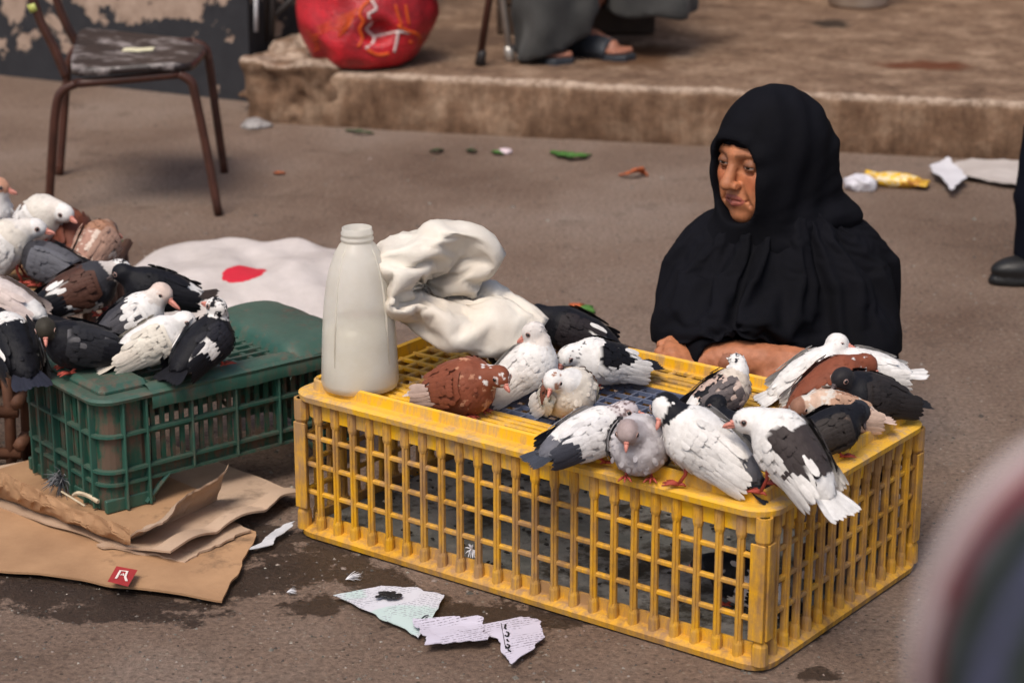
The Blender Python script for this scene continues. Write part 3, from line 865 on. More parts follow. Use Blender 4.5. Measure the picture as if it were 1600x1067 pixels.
PIG_N = [0]
GS = .76
def pigeon(label, px, py, z, yaw, head, look, spec, s=1.0, pitch=8, lift=0.0, hf=.075, group='pigeons', dark_beak=False, tailp=-6,
           clip=True, legs=True, tail_len=.072, fat=1.0, ruffle=.0, at_pos=None, beak=1.0, tail_yaw=0):
    """px,py: where the middle of the body rests on height z; head: photo pixel of the head's middle; look: (yaw from screen right, pitch)"""
    seed = PIG_N[0]; PIG_N[0] += 1
    s *= GS * (1.03 if group.startswith('pigeons on the green') else 1.0)
    if clip: pitch += 6; lift += .004
    rg = np.random.default_rng(100 + seed)
    pos = G(px, py, z) if at_pos is None else np.array(at_pos, float)
    pc_, ps_ = math.cos(R(pitch)), math.sin(R(pitch))
    Rp = np.array([[pc_, 0, -ps_], [0, 1, 0], [ps_, 0, pc_]])
    piv = np.array([0, 0, .052 + lift])
    B = lambda q: Rp @ (np.array(q, float) - np.array([0, 0, .052])) + piv
    yw = R(yaw); cy, sy_ = math.cos(yw), math.sin(yw)
    Rw = np.array([[cy, -sy_, 0], [sy_, cy, 0], [0, 0, 1]])
    hy = pos[1] + hf * s * sy_
    Hw = AY(head[0], head[1], hy)
    Hd = Rw.T @ (Hw - pos) / s                                   # head in the bird's own frame
    nb = np.array([.046, 0, .085 + lift])
    v = Hd - nb; dl = np.linalg.norm(v)
    if dl > .115: Hd = nb + v * .115 / dl
    if dl < .035: Hd = nb + v * .035 / max(dl, 1e-4)
    def trunk(q):
        return min(s_ell(q[None], B((-.006, 0, .054)), (.072, .050 * fat, .052 * fat), Rp)[0], s_ell(q[None], B((.034, 0, .058)), (.043, .046 * fat, .048 * fat), Rp)[0])
    for _ in range(40):                                          # keep the head clear of the trunk
        if trunk(Hd) > .021: break
        Hd = Hd + np.array([.0015, 0, .003])
    ly = R(look[0]); lp = R(look[1])
    Lw = np.array([math.cos(ly) * math.cos(lp), math.sin(ly) * math.cos(lp), math.sin(lp)])
    Ld = Rw.T @ Lw
    AH = axes(Ld)
    root = empty('pigeon', pos, yw, label, 'pigeon', group)
    root.scale = (s, s, s)
    # ---- body
    Pb, Pr, Pn = B((-.006, 0, .054)), B((.034, 0, .058)), B((-.066, 0, .052))
    n0 = B((.044, 0, .074)); nm = (n0 + Hd) / 2 + np.array([.010, 0, .004])
    def prims(P):
        return np.stack([
            s_ell(P, Pb, (.072, .050 * fat, .052 * fat), Rp),
            s_ell(P, Pr, (.043, .046 * fat, .048 * fat), Rp),
            s_ell(P, Pn, (.048, .032, .024), Rp),
            smin(s_cap(P, n0, nm, .028, .0205), s_cap(P, nm, Hd, .0205, .0178), .012),
            s_ell(P, Hd, (.0280, .0218, .0228), AH)], -1)
    def body(P):
        D = prims(P)
        d = smin(smin(D[..., 0], D[..., 1], .03), D[..., 2], .035)
        d = smin(d, D[..., 3], .020); d = smin(d, D[..., 4], .009)
        if clip: d = smax(d, .001 - P[..., 2], .008)
        return d
    def bodyn(P): return body(P) + (fbm(P, 55, seed, 2) - .5) * (.004 + ruffle)
    lo = np.minimum.reduce([Pb - .11, Hd - .035, Pn - .075]); hi = np.maximum.reduce([Pb + .11, Hd + .035, Pr + .07])
    V, Fq = nets(bodyn, lo, hi, .0042)
    # ---- colour of the plumage at a point
    def colour(P):
        D = prims(P); W = np.exp(-D / .007); W /= W.sum(-1, keepdims=True)
        q = (P - piv) @ Rp + np.array([0, 0, .052])
        nz = (fbm(P, 42, seed + 5, 3) - .5)
        back = np.clip((q[..., 2] - .062 + nz * .06) / .006, 0, 1)
        g = lambda k: np.array(spec[k], float)
        cb = g('belly') + (g('back') - g('belly')) * back[..., None]
        reg = np.stack([cb, np.broadcast_to(g('breast'), cb.shape), g('rump') + 0 * cb, np.broadcast_to(g('neck'), cb.shape), np.broadcast_to(g('head'), cb.shape)], -2)
        k = np.argmax(W + (nz[..., None] * .5) * np.array([1, -1, 1, -1, 1]) * .6, -1)
        c = np.take_along_axis(reg, k[..., None, None], -2)[..., 0, :]
        for (kreg, colr, amt, sc) in spec.get('mot', ()):
            mk = (fbm(P, sc, seed + 31 + len(kreg), 3) < .5 - .22 + .44 * amt)
            sel = mk & (np.isin(k, [('body', 'breast', 'rump', 'neck', 'head').index(kk) for kk in kreg]))
            c = np.where(sel[..., None], np.array(colr), c)
        if 'nape' in spec:                                         # darker back of head and neck
            h = (P - Hd) @ AH
            mk = ((k == 4) & (h[..., 0] < .000 + nz * .02)) | ((k == 3) & (((P - (Hd + n0) / 2) @ AH)[..., 0] < .004 + nz * .02))
            c = np.where(mk[..., None], np.array(spec['nape']), c)
        if 'face' in spec:
            h = (P - Hd) @ AH
            mk = (k == 4) & (h[..., 0] > .006 + nz * .02) & (h[..., 2] < .010)
            c = np.where(mk[..., None], np.array(spec['face']), c)
        return c
    link('body', mesh_from('body', V, Fq, colour(V)), M_feather, root)
    # ---- contour feathers
    mb = MB()
    tri = np.concatenate([Fq[:, [0, 1, 2]], Fq[:, [0, 2, 3]]])
    A = np.linalg.norm(np.cross(V[tri[:, 1]] - V[tri[:, 0]], V[tri[:, 2]] - V[tri[:, 0]]), axis=1)
    cen = V[tri].mean(1); dh = np.linalg.norm(cen - Hd, axis=1)
    A = A * np.where(dh < .03, 1.6, 1.0) * (cen[:, 2] > .006)
    NFe = 950
    pick = rg.choice(len(tri), NFe, p=A / A.sum())
    b = rg.dirichlet((1, 1, 1), NFe); P = (V[tri[pick]] * b[..., None]).sum(1)
    N = grad(body, P); Cc = colour(P); D = prims(P); W = np.exp(-D / .012); W /= W.sum(-1, keepdims=True)
    tb = Rp @ np.array([-1, 0, -.12])
    nk = n0 - Hd; nk = nk / np.linalg.norm(nk)
    fl = W[:, :1] * tb + W[:, 1:2] * np.array([-.75, 0, -.6]) + W[:, 2:3] * tb + W[:, 3:4] * nk + W[:, 4:5] * (-Ld + .3 * nk)
    fl = fl - (fl * N).sum(1, keepdims=True) * N + rg.normal(0, .10 + ruffle * 20, (NFe, 3)); fl /= np.linalg.norm(fl, axis=1, keepdims=True)
    hl = (P - Hd) @ AH
    for i in range(NFe):
        if W[i, 4] > .5 and hl[i, 0] > .004: continue
        ln = .0175 * (1 - W[i, 3] * .35 - W[i, 4] * .62); wd = .0115 * (1 - W[i, 3] * .3 - W[i, 4] * .5)
        j = rg.uniform(.94, 1.03)
        card(mb, P[i] - N[i] * .0012, fl[i], N[i], ln * rg.uniform(.8, 1.2), wd, np.clip(Cc[i] * j, 0, .85), lift=-.11 + rg.normal(0, .03) + ruffle * 14, pts=2)
    mb.build('feathers', M_feather, root, smooth=True, cols=True)
    # ---- wings
    Wc, Wt = spec['wing'], spec.get('tip', spec['wing'])
    wmot = spec.get('wmot', ())
    for sd_ in (1, -1):
        mb = MB()
        S = np.array([.040, .043, .072]); Tt = np.array([-.094, .026, .056]); dn = np.array([-.178, -.02, -.018]); dn /= np.linalg.norm(dn)
        def wp(u, v):
            c = S + (Tt - S) * u
            hw = .036 * (math.sin(math.pi * min(1, (u * .86 + .12)) ** .8) ** .7) * (1 - .35 * u)
            q = c + np.array([0, -.010 * max(0, v), hw * v - .012 * u])
            q[1] += .004 * (1 - v * v)
            q[1] *= sd_ * fat
            return B(q)
        NU, NV = 14, 8
        U = np.array([[wp(i / NU, -1 + 2 * j / NV) for j in range(NV + 1)] for i in range(NU + 1)]).reshape(-1, 3)
        for _ in range(5):                                         # lay the wing on the body
            d = body(U); g = grad(body, U)
            U = U + g * np.clip(.0055 - d, -.004, .03)[:, None]
        uu = np.repeat(np.arange(NU + 1) / NU, NV + 1); vv = np.tile(np.arange(NV + 1) / NV * 2 - 1, NU + 1)
        def wcol(u, v, q):
            c = np.array(Wt if u > .62 else Wc, float)
            for (colr, u0, u1, v0, v1) in wmot:
                if u0 + rg.normal(0, .05) < u < u1 + rg.normal(0, .05) and v0 + rg.normal(0, .1) < v < v1 + rg.normal(0, .1): c = np.array(colr, float)
            if 'wspeck' in spec and vnoise(q[None], 75, seed)[0] < spec['wspeck'][1]: c = np.array(spec['wspeck'][0], float)
            return c
        C = np.array([wcol(uu[i], vv[i], U[i]) for i in range(len(U))])
        Fc = [(i * (NV + 1) + j, (i + 1) * (NV + 1) + j, (i + 1) * (NV + 1) + j + 1, i * (NV + 1) + j + 1) for i in range(NU) for j in range(NV)]
        mb.add(U, Fc, C)
        Ng = grad(body, U)
        # primaries, then secondaries, then rows of coverts towards the shoulder
        wdir = Rp @ np.array([-.985, -.07 * sd_, -.10])
        for k in range(7):
            u, v = .52 + .02 * k, -.75 + .22 * k
            i = int(round(u * NU)) * (NV + 1) + int(round((v + 1) / 2 * NV)); i = min(i, len(U) - 1)
            c = np.array(Wt) * rg.uniform(.85, 1.05)
            card(mb, U[i] + Ng[i] * (.002 + .0006 * k), wdir + rg.normal(0, .02, 3), Ng[i], .078 - .004 * k, .014, np.clip(c, 0, .85), lift=-.03)
        for row, (u, ln, wd, cnt) in enumerate(((.50, .046, .015, 7), (.36, .036, .015, 7), (.24, .028, .014, 8), (.13, .024, .014, 8), (.04, .019, .013, 7))):
            for k in range(cnt):
                v = -.92 + 1.84 * k / (cnt - 1) + rg.normal(0, .05)
                i = int(round(u * NU)) * (NV + 1) + int(np.clip(round((v + 1) / 2 * NV), 0, NV))
                dr = wdir + np.array([0, 0, -.10 * v]) + rg.normal(0, .05, 3)
                dr = dr - (dr @ Ng[i]) * Ng[i]; dr /= np.linalg.norm(dr)
                c = wcol(u + ln * 2, v, U[i]) * rg.uniform(.86, 1.06)
                card(mb, U[i] + Ng[i] * (.0022 + .0008 * row), dr, Ng[i], ln, wd, np.clip(c, 0, .85), np.clip(c * rg.uniform(.9, 1.05), 0, .85), lift=-.08 + rg.normal(0, .02) + ruffle * 8)
        mb.build('wing', M_feather, root, smooth=True, cols=True)
    # ---- tail fan
    mb = MB(); t0 = B((-.080, 0, .052)); ta = R(tailp)
    for k in range(9):
        a = R((k - 4) * 4.5 + tail_yaw)
        d = Rp @ np.array([-math.cos(a) * math.cos(ta), math.sin(a), math.sin(ta)])
        c = np.array(spec['tail'], float) * rg.uniform(.8, 1.05)
        card(mb, t0 + np.array([0, (k - 4) * .0045, .0012 * (4 - abs(k - 4))]), d, Rp @ np.array([math.sin(ta), 0, 1.]), tail_len * rg.uniform(.94, 1.03), .020, np.clip(c, 0, .85), lift=0)
    o = mb.build('tail', M_feather, root, smooth=True, cols=True)
    # ---- beak, eyes
    mb = MB(); f, sdv, u_ = AH[:, 0], AH[:, 1], AH[:, 2]
    b0 = Hd + f * .0235 - u_ * .003; L_ = .023 * beak
    mb.tube([b0, b0 + f * L_ * .45 + u_ * .0006, b0 + f * L_ * .82 - u_ * .001, b0 + f * L_ - u_ * .0040], [.0062, .0046, .0032, .0008], 8)
    mb.tube([b0 - u_ * .0035, b0 + f * L_ * .5 - u_ * .0048, b0 + f * L_ * .88 - u_ * .0048], [.0050, .0034, .0010], 8)
    mb.ball(b0 + f * .0045 + u_ * .0045 + sdv * .002, (.0040, .0034, .0030), 8, 6); mb.ball(b0 + f * .0045 + u_ * .0045 - sdv * .002, (.0040, .0034, .0030), 8, 6)
    mb.build('beak', M_beakd if dark_beak else M_beak, root, smooth=True)
    for sg in (1, -1):
        e = Hd + f * .0095 + sdv * sg * .0199 + u_ * .0035
        mb = MB(); mb.ball(e, .0050, 10, 7); eo = mb.build('eye', M_eye, root, smooth=True)
        mb = MB(); nrm = sdv * sg + f * .35; nrm /= np.linalg.norm(nrm)
        t1 = np.cross(nrm, u_); t1 /= np.linalg.norm(t1); t2 = np.cross(nrm, t1)
        ring = [e + nrm * .0016 + (t1 * math.cos(a) + t2 * math.sin(a)) * .0054 for a in np.linspace(0, 2 * math.pi, 13)]
        mb.tube(ring, .0011, 5, cap=False); mb.build('eye_ring', M_ring, eo, smooth=True)
    # ---- legs
    if legs:
        for sg in (1, -1):
            mb = MB(); a = B((.012, .022 * sg, .016)); ft = np.array([a[0] + .012, .026 * sg, .004])
            mb.tube([a, (a + ft) / 2 + np.array([-.006, 0, 0]), ft], [.006, .0034, .0032], 7)
            for an in (-28, 0, 28, 180):
                d = np.array([math.cos(R(an)), math.sin(R(an)), 0]); ll = .030 if an != 180 else .014
                mb.tube([ft, ft + d * ll * .55 + np.array([0, 0, .0015]), ft + d * ll - np.array([0, 0, .0015])], [.0032, .0028, .0012], 6)
            mb.build('leg', M_leg, root, smooth=True)
    return root
def SP(**k):
    d = dict(head=WHT, neck=WHT, breast=WHT, back=WHT, belly=WHT, rump=WHT, wing=WHT, tail=WHT); d.update(k); return d
ZY = CH + .006
GY_ = 'pigeons on the yellow crate'
pigeon('rust brown pigeon with white rump squatting beside the plastic jug', 722, 643, ZY, -36, (781, 588), (-55, -28),
       SP(head=RUST, neck=RUST, breast=RUST, back=RUST, belly=RUST, wing=RUST, tip=(.45, .33, .28), tail=(.55, .47, .44), rump=WHT, mot=((('head', 'neck'), WHT, .22, 110), (('breast',), (.42, .2, .12), .18, 70))), s=1.0, pitch=6, group=GY_, fat=1.22)
pigeon('plain white pigeon stretching its neck up beside the crumpled sack', 822, 622, ZY, 8, (829, 526), (175, -30),
       SP(neck=(0.616, 0.553, 0.506), head=(0.632, 0.585, 0.553)), s=.98, pitch=26, lift=.012, hf=.05, group=GY_)
pigeon('black pigeon with dark brown head peering from behind the white one', 806, 585, ZY, 170, (800, 527), (172, -4),
       SP(head=DBR, neck=DBR, breast=BLK, back=BLK, belly=BLK, rump=BLK, wing=BLK, tail=BLK), s=.9, pitch=12, group=GY_, hf=.05)
pigeon('glossy black pigeon with white flecked wing facing out at the back rim', 898, 556, ZY, 172, (854, 512), (-95, -22),
       SP(head=BLK, neck=BLK, breast=BLK, back=BLK, belly=BLK, rump=BLK, wing=(.018, .014, .016), tip=BLK, tail=DBR, wmot=((WHT, .55, .9, -.9, .9),), wspeck=(WHT, .12)), s=1.0, pitch=8, group=GY_, dark_beak=True)
pigeon('white pigeon with black saddle and black tail, speckled head tucked down', 942, 603, ZY, 205, (896, 578), (-130, -35),
       SP(back=BLK, neck=WHT, wing=WHT, rump=WHT, tail=BLK, wmot=((BLK, .0, .45, -.3, 1.2), (BLK, .2, .7, .1, .8)), mot=((('head', 'neck'), BLK, .12, 140),)), s=.98, pitch=6, group=GY_, tailp=8)
pigeon('white pigeon with rust wing patch and brown cheek facing out from the grid', 888, 655, ZY, -62, (864, 597), (-112, -34),
       SP(breast=(0.632, 0.569, 0.49), belly=(0.616, 0.537, 0.435), mot=((('head',), (.30, .16, .11), .26, 60),), wmot=((RUST, .05, .5, -.2, 1.2),), wing=(0.616, 0.585, 0.506), tip=WHT), s=.98, pitch=20, group=GY_, hf=.06)
pigeon('white pigeon with grey speckled head and dark slate tail on the front rim', 918, 722, ZY, 22, (966, 654), (-12, -4),
       SP(head=(.50, .44, .45), neck=(.60, .54, .53), breast=WHT, tip=(.04, .042, .055), tail=(.045, .05, .065), rump=SLT, wing=(0.616, 0.6, 0.6), mot=((('head', 'neck'), (.17, .12, .12), .34, 170),)), s=.98, pitch=6, group=GY_, beak=1.2, hf=.07)
pigeon('fluffed grey young pigeon dozing chest outwards on the front rim', 1000, 738, ZY, -98, (985, 684), (-96, -38),
       SP(head=(.33, .26, .25), neck=GRY, breast=(.38, .35, .36), back=GRY, belly=(.40, .36, .36), rump=GRY, wing=(.40, .37, .37), tail=GRY, mot=((('breast',), (.48, .45, .46), .5, 45),)), s=1.0, pitch=16, group=GY_, hf=.062, fat=1.18, ruffle=.001)
pigeon('scruffy half fledged black and white pigeon alone near the back rim', 1128, 648, ZY, 20, (1147, 596), (-45, -45),
       SP(back=BLK, neck=WHT, breast=(0.569, 0.49, 0.411), belly=CRM, wing=(.12, .10, .10), tip=(.05, .045, .05), tail=BLK, wspeck=((.55, .42, .36), .30), mot=((('head',), (.05, .05, .06), .33, 90), (('body',), (.5, .36, .30), .4, 60))), s=.84, pitch=14, group=GY_, ruffle=.0015, tail_len=.045)
pigeon('white pigeon with jet black nape bending its beak to its chest', 1100, 757, ZY, 157, (1042, 643), (-118, -40),
       SP(nape=BLK, neck=BLK, back=WHT, tail=(.02, .022, .03), rump=SLT), s=1.16, pitch=20, lift=.014, group=GY_, hf=.07, tailp=-10)
pigeon('black pigeon half hidden between two white ones on the front corner', 1150, 716, ZY, 150, (1136, 672), (165, -25),
       SP(head=BLK, neck=BLK, breast=BLK, back=BLK, belly=BLK, rump=BLK, wing=BLK, tail=BLK), s=.86, pitch=2, group=GY_, dark_beak=True)
pigeon('white pigeon with dark brown saddle perched on the corner, tail over the side', 1232, 776, ZY + .012, 138, (1176, 668), (183, -8),
       SP(back=(.045, .035, .034), wing=WHT, rump=WHT, wmot=((( .045, .035, .034), .0, .62, .05, 1.2), ((.05, .04, .04), .42, .72, -.3, .5)), mot=((('head',), BLK, .10, 150),)), s=1.12, pitch=36, lift=.030, group=GY_, clip=False, hf=.06, tailp=4, tail_len=.080, ruffle=.0006)
pigeon('black pigeon with glossy bowed head behind the brown saddled one', 1292, 712, ZY, 20, (1316, 700), (-60, -55),
       SP(head=(.02, .022, .028), neck=BLK, breast=BLK, back=BLK, belly=BLK, rump=BLK, wing=(.03, .024, .022), tail=BLK, wspeck=((.10, .07, .055), .2)), s=.9, pitch=4, group=GY_, dark_beak=True)
pigeon('mottled cream and brown young pigeon between the black ones on the short rim', 1305, 681, ZY, 196, (1259, 657), (-118, -30),
       SP(head=(.26, .13, .085), neck=(.52, .36, .27), breast=(.58, .42, .32), back=MBR, belly=CRM, rump=(.68, .52, .42), wing=(.46, .28, .19), tip=(.62, .45, .36), tail=(.66, .48, .40), wspeck=((0.593, 0.521, 0.458), .3), mot=((('neck', 'breast', 'body'), (0.593, 0.537, 0.474), .38, 60),)), s=.9, pitch=2, group=GY_, ruffle=.001)
pigeon('rust pigeon with white flecked head squeezed between white and black birds', 1296, 642, ZY, 18, (1338, 583), (-32, -30),
       SP(head=RUST, neck=RUST, breast=RUST, back=RUST, belly=(.3, .14, .09), rump=RUST, wing=RUST, tip=WHT, tail=(.3, .15, .1), wmot=((WHT, .25, 1.1, -.9, .45),), mot=((('head', 'neck'), WHT, .16, 80),)), s=1.0, pitch=18, group=GY_)
pigeon('white pigeon with pink beak looking over the back of the rust one', 1268, 622, ZY, 12, (1300, 561), (-8, -10),
       SP(), s=.95, pitch=14, group=GY_, hf=.06)
pigeon('white pigeon with outstretched tail over the rim beside the woman', 1352, 620, ZY, 176, (1326, 588), (170, -25),
       SP(), s=.92, pitch=-4, group=GY_, tailp=4, lift=.008)
pigeon('sooty black pigeon hunched at the rim corner nearest the seated woman', 1358, 660, ZY, 200, (1335, 634), (-140, -25),
       SP(head=(.018, .016, .018), neck=BLK, breast=BLK, back=(.02, .017, .017), belly=BLK, rump=BLK, wing=(.022, .018, .018), tail=BLK), s=.98, pitch=2, group=GY_, dark_beak=True, fat=1.08)
inp = cC + cex * -.36 + cey * -.12
pigeon('dark pigeon with white wing bars inside the yellow crate', 0, 0, 0, 150, (1098, 882), (175, -10),
       SP(head=DGR, neck=BLK, breast=BLK, back=BLK, belly=DGR, rump=WHT, wing=(.5, .46, .44), tail=BLK, wmot=((BLK, .0, .3, -1.2, 1.2), (BLK, .5, .7, -1.2, 1.2))), s=.95, pitch=8, group='pigeons inside the yellow crate', at_pos=(inp[0], inp[1], .036))
inp = cC + cex * -.41 + cey * .10
pigeon('dull brown pigeon with pale tail at the corner inside the yellow crate', 0, 0, 0, 60, (1160, 925), (100, -10),
       SP(head=DBR, neck=DBR, breast=MBR, back=DBR, belly=MBR, rump=(.4, .3, .25), wing=(.14, .09, .07), tail=(.4, .31, .27)), s=.92, pitch=4, group='pigeons inside the yellow crate', at_pos=(inp[0], inp[1], .036))
# ---- the flock on the green and palm crates
GG = 'pigeons on the green and palm crates'
ZG = GZ + GH + .012; ZP = PLH + .012
pigeon('white pigeon standing tall with frilled nape at the back of the flock', 62, 400, ZP, -20, (89, 337), (-38, -14), SP(neck=(0.632, 0.577, 0.521), breast=(0.616, 0.569, 0.506)), s=1.12, pitch=40, lift=.022, group=GG, beak=1.15)
pigeon('white pigeon with plain nape sitting before the tall frilled one', 8, 440, ZP, 4, (36, 381), (-4, -10), SP(neck=(0.632, 0.585, 0.537), breast=(0.616, 0.561, 0.49)), s=1.12, pitch=38, lift=.018, group=GG, beak=1.15)
pigeon('pale pigeon with rufous brow at the far edge of the palm crate', -22, 372, ZP, -6, (-6, 324), (-4, -16), SP(head=(.5, .26, .17), wing=(.6, .5, .42)), s=1.1, pitch=20, group=GG, beak=1.2)
pigeon('deep rust pigeon mostly hidden behind the tall white one', 112, 398, ZP, 110, (100, 352), (80, -10), SP(head=RUST, neck=RUST, breast=RUST, back=(.13, .04, .024), belly=RUST, rump=RUST, wing=(.12, .036, .022), tail=RUST), s=1.0, pitch=18, group=GG)
pigeon('mottled pinkish brown young pigeon with dark crown, seen from behind', 152, 420, ZP, 68, (164, 384), (10, -30), SP(head=(.10, .08, .08), neck=MBR, breast=MBR, back=(.36, .2, .15), belly=MBR, rump=MBR, wing=(.38, .23, .17), tail=MBR, wspeck=((.62, .5, .42), .3), mot=((('body', 'neck'), (.6, .48, .4), .35, 60),)), s=1.02, pitch=20, group=GG, ruffle=.0012)
pigeon('dark grey pigeon huddled low between the white ones', 82, 446, ZP, 160, (52, 428), (170, -30), SP(head=DGR, neck=DGR, breast=DGR, back=(.09, .088, .098), belly=DGR, rump=DGR, wing=(.10, .10, .115), tail=SLT), s=1.0, pitch=2, group=GG, dark_beak=True)
pigeon('dark brown winged pigeon with white shoulder and speckled white head', 130, 492, ZP, 14, (182, 436), (-40, -32), SP(head=WHT, neck=(.5, .45, .42), breast=DGR, back=DBR, belly=WHT, rump=BLK, wing=(.075, .032, .022), tip=BLK, tail=BLK, wmot=((WHT, .45, 1.0, -1.2, -.4), (WHT, .55, .8, .5, 1.2)), mot=((('head',), BLK, .34, 120),)), s=1.12, pitch=8, group=GG)
pigeon('pinkish white pigeon with black tail tips low on the palm crate', 2, 512, ZP, 165, (-30, 470), (180, -10), SP(wing=(0.569, 0.474, 0.435), tip=(.5, .42, .4), tail=BLK, back=(0.585, 0.506, 0.474)), s=1.1, pitch=6, group=GG, tail_len=.09)
pigeon('black pigeon with ragged tail towards the flat white sack', 248, 490, ZG, 186, (212, 462), (170, -20), SP(head=BLK, neck=BLK, breast=BLK, back=BLK, belly=BLK, rump=WHT, wing=BLK, tail=(.03, .02, .016)), s=1.02, pitch=2, group=GG, dark_beak=True, tailp=10)
pigeon('bare faced white headed pigeon with long pink beak and dark wings', 208, 540, ZG, 14, (247, 467), (-28, -30), SP(head=(0.616, 0.49, 0.427), neck=(0.632, 0.569, 0.521), breast=WHT, back=DGR, wing=(.06, .058, .066), tip=DGR, tail=DGR, wmot=((WHT, .0, .32, -.9, .9),)), s=1.02, pitch=20, group=GG, beak=1.75)
pigeon('cream white young pigeon with wing tips crossed, looking towards the jug', 240, 572, ZG, 16, (284, 508), (-14, -22), SP(wing=(0.632, 0.585, 0.506), tip=(0.632, 0.569, 0.49), tail=(0.616, 0.553, 0.474)), s=.96, pitch=12, group=GG)
pigeon('black and white pigeon with dappled head turned back at the crate edge', 322, 574, ZG, 52, (336, 512), (150, 10), SP(head=WHT, neck=WHT, breast=BLK, back=BLK, belly=BLK, rump=BLK, wing=(.016, .016, .022), tail=BLK, tip=BLK, wmot=((WHT, .3, .9, -.6, .9),), mot=((('head', 'neck'), BLK, .36, 110),)), s=.98, pitch=14, group=GG, hf=.03)
pigeon('black pigeon with streaky wings and yellowish brow tucked low', 128, 578, ZG, 200, (92, 536), (-78, -40), SP(head=(.035, .03, .022), neck=BLK, breast=BLK, back=(.02, .02, .022), belly=BLK, rump=BLK, wing=(.022, .022, .026), tip=BLK, tail=BLK, wspeck=((.12, .115, .12), .25)), s=1.02, pitch=4, group=GG)
pigeon('black pigeon with white wing panel on the palm crate edge', 22, 580, ZP + .0, 120, (-4, 512), (150, -10), SP(head=BLK, neck=BLK, breast=WHT, back=BLK, belly=WHT, rump=BLK, wing=BLK, tail=(.02, .022, .035), tip=BLK, wmot=((WHT, .3, .95, -.7, .5),)), s=1.08, pitch=14, group=GG)
# ================================================================== PEOPLE
M_skin = None
m, n, l, p = new_mat('skin')
at = n.new('ShaderNodeAttribute'); at.attribute_name = 'Col'
ns = _noise(n, l, 60, 6, .65); rp = _ramp(n, l, ns.outputs[0], [(.3, (.80, .77, .75)), (.7, (1.12, 1.1, 1.08))])
l.new(_mix(n, l, 1.0, at.outputs[0], rp.outputs[0], 'MULTIPLY'), p.inputs['Base Color'])
p.inputs['Roughness'].default_value = .48; p.inputs['Specular IOR Level'].default_value = .4
p.inputs['Subsurface Weight'].default_value = .08; p.inputs['Subsurface Radius'].default_value = (.01, .004, .002); p.inputs['Subsurface Scale'].default_value = .5
w1 = _noise(n, l, 150, 6, .75, dist=1.5); _bump(n, l, p, w1.outputs[0], .6, .002)
M_skin = m
def cloth_mat(name, c1, c2, weave=900, rough=.85, sheen=.1, spec=.15):
    m = pmat(name, c1, c2, 7, rough, 0, spec=spec, sheen=sheen)
    n, l = m.node_tree.nodes, m.node_tree.links; p = n['Principled BSDF']
    a = _noise(n, l, 55, 4, .6); b = _noise(n, l, weave, 2, .5)
    ad = n.new('ShaderNodeMath'); ad.operation = 'MULTIPLY_ADD'; ad.inputs[1].default_value = .25; l.new(b.outputs[0], ad.inputs[0]); l.new(a.outputs[0], ad.inputs[2])
    _bump(n, l, p, ad.outputs[0], .25, .004)
    return m
M_black = cloth_mat('black_cloth', (.0052, .0052, .0075), (.0034, .0034, .0046), sheen=.0, spec=.06)
M_black2 = cloth_mat('black_cloth_scarf', (.0062, .0062, .0088), (.0042, .0042, .0054), sheen=.0, spec=.06)
SKIN = np.array((.43, .168, .078)); SKIND = np.array((.25, .092, .046)); LIP = np.array((.30, .085, .062))

def hand_sdf(P, wrist, knuck, up, finger_dirs, thumb, L=.068, r=.0092):
    """palm from wrist to knuckle line, four fingers with bends, a thumb from the palm's side"""
    wrist, knuck, up = map(lambda q: np.asarray(q, float), (wrist, knuck, up))
    f = knuck - wrist; f /= np.linalg.norm(f); s = np.cross(up, f); s /= np.linalg.norm(s); up = np.cross(f, s)
    A = np.stack([f, s, up], 1)
    d = s_ell(P, (wrist + knuck) / 2 + f * .004, (np.linalg.norm(knuck - wrist) * .62, .040, .017), A)
    for k in range(4):
        kb = knuck + s * (.030 - .020 * k) - f * (.004 if k in (0, 3) else 0)
        ll = L * (.88, 1.0, .96, .76)[k]
        d1 = A @ np.array(finger_dirs[0]); d2 = A @ np.array(finger_dirs[1]); d3 = A @ np.array(finger_dirs[2])
        spread = s * (1.5 - k) * .06
        p1 = kb + (d1 + spread) * ll * .46; p2 = p1 + (d2 + spread) * ll * .32; p3 = p2 + d3 * ll * .26
        fg = s_chain(P, [kb - f * .022, kb, p1, p2, p3], [r * 1.0, r * 1.08, r * .96, r * .88, r * .72], .004)
        d = smin(d, fg, .006)
    tb = wrist + f * .028 + s * thumb * .032
    t1 = tb + f * .030 + s * thumb * .018 - up * .012; t2 = t1 + f * .026 - up * .008
    d = smin(d, s_chain(P, [tb - f * .01, t1, t2], [.0135, .0105, .0085], .005), .008)
    return d

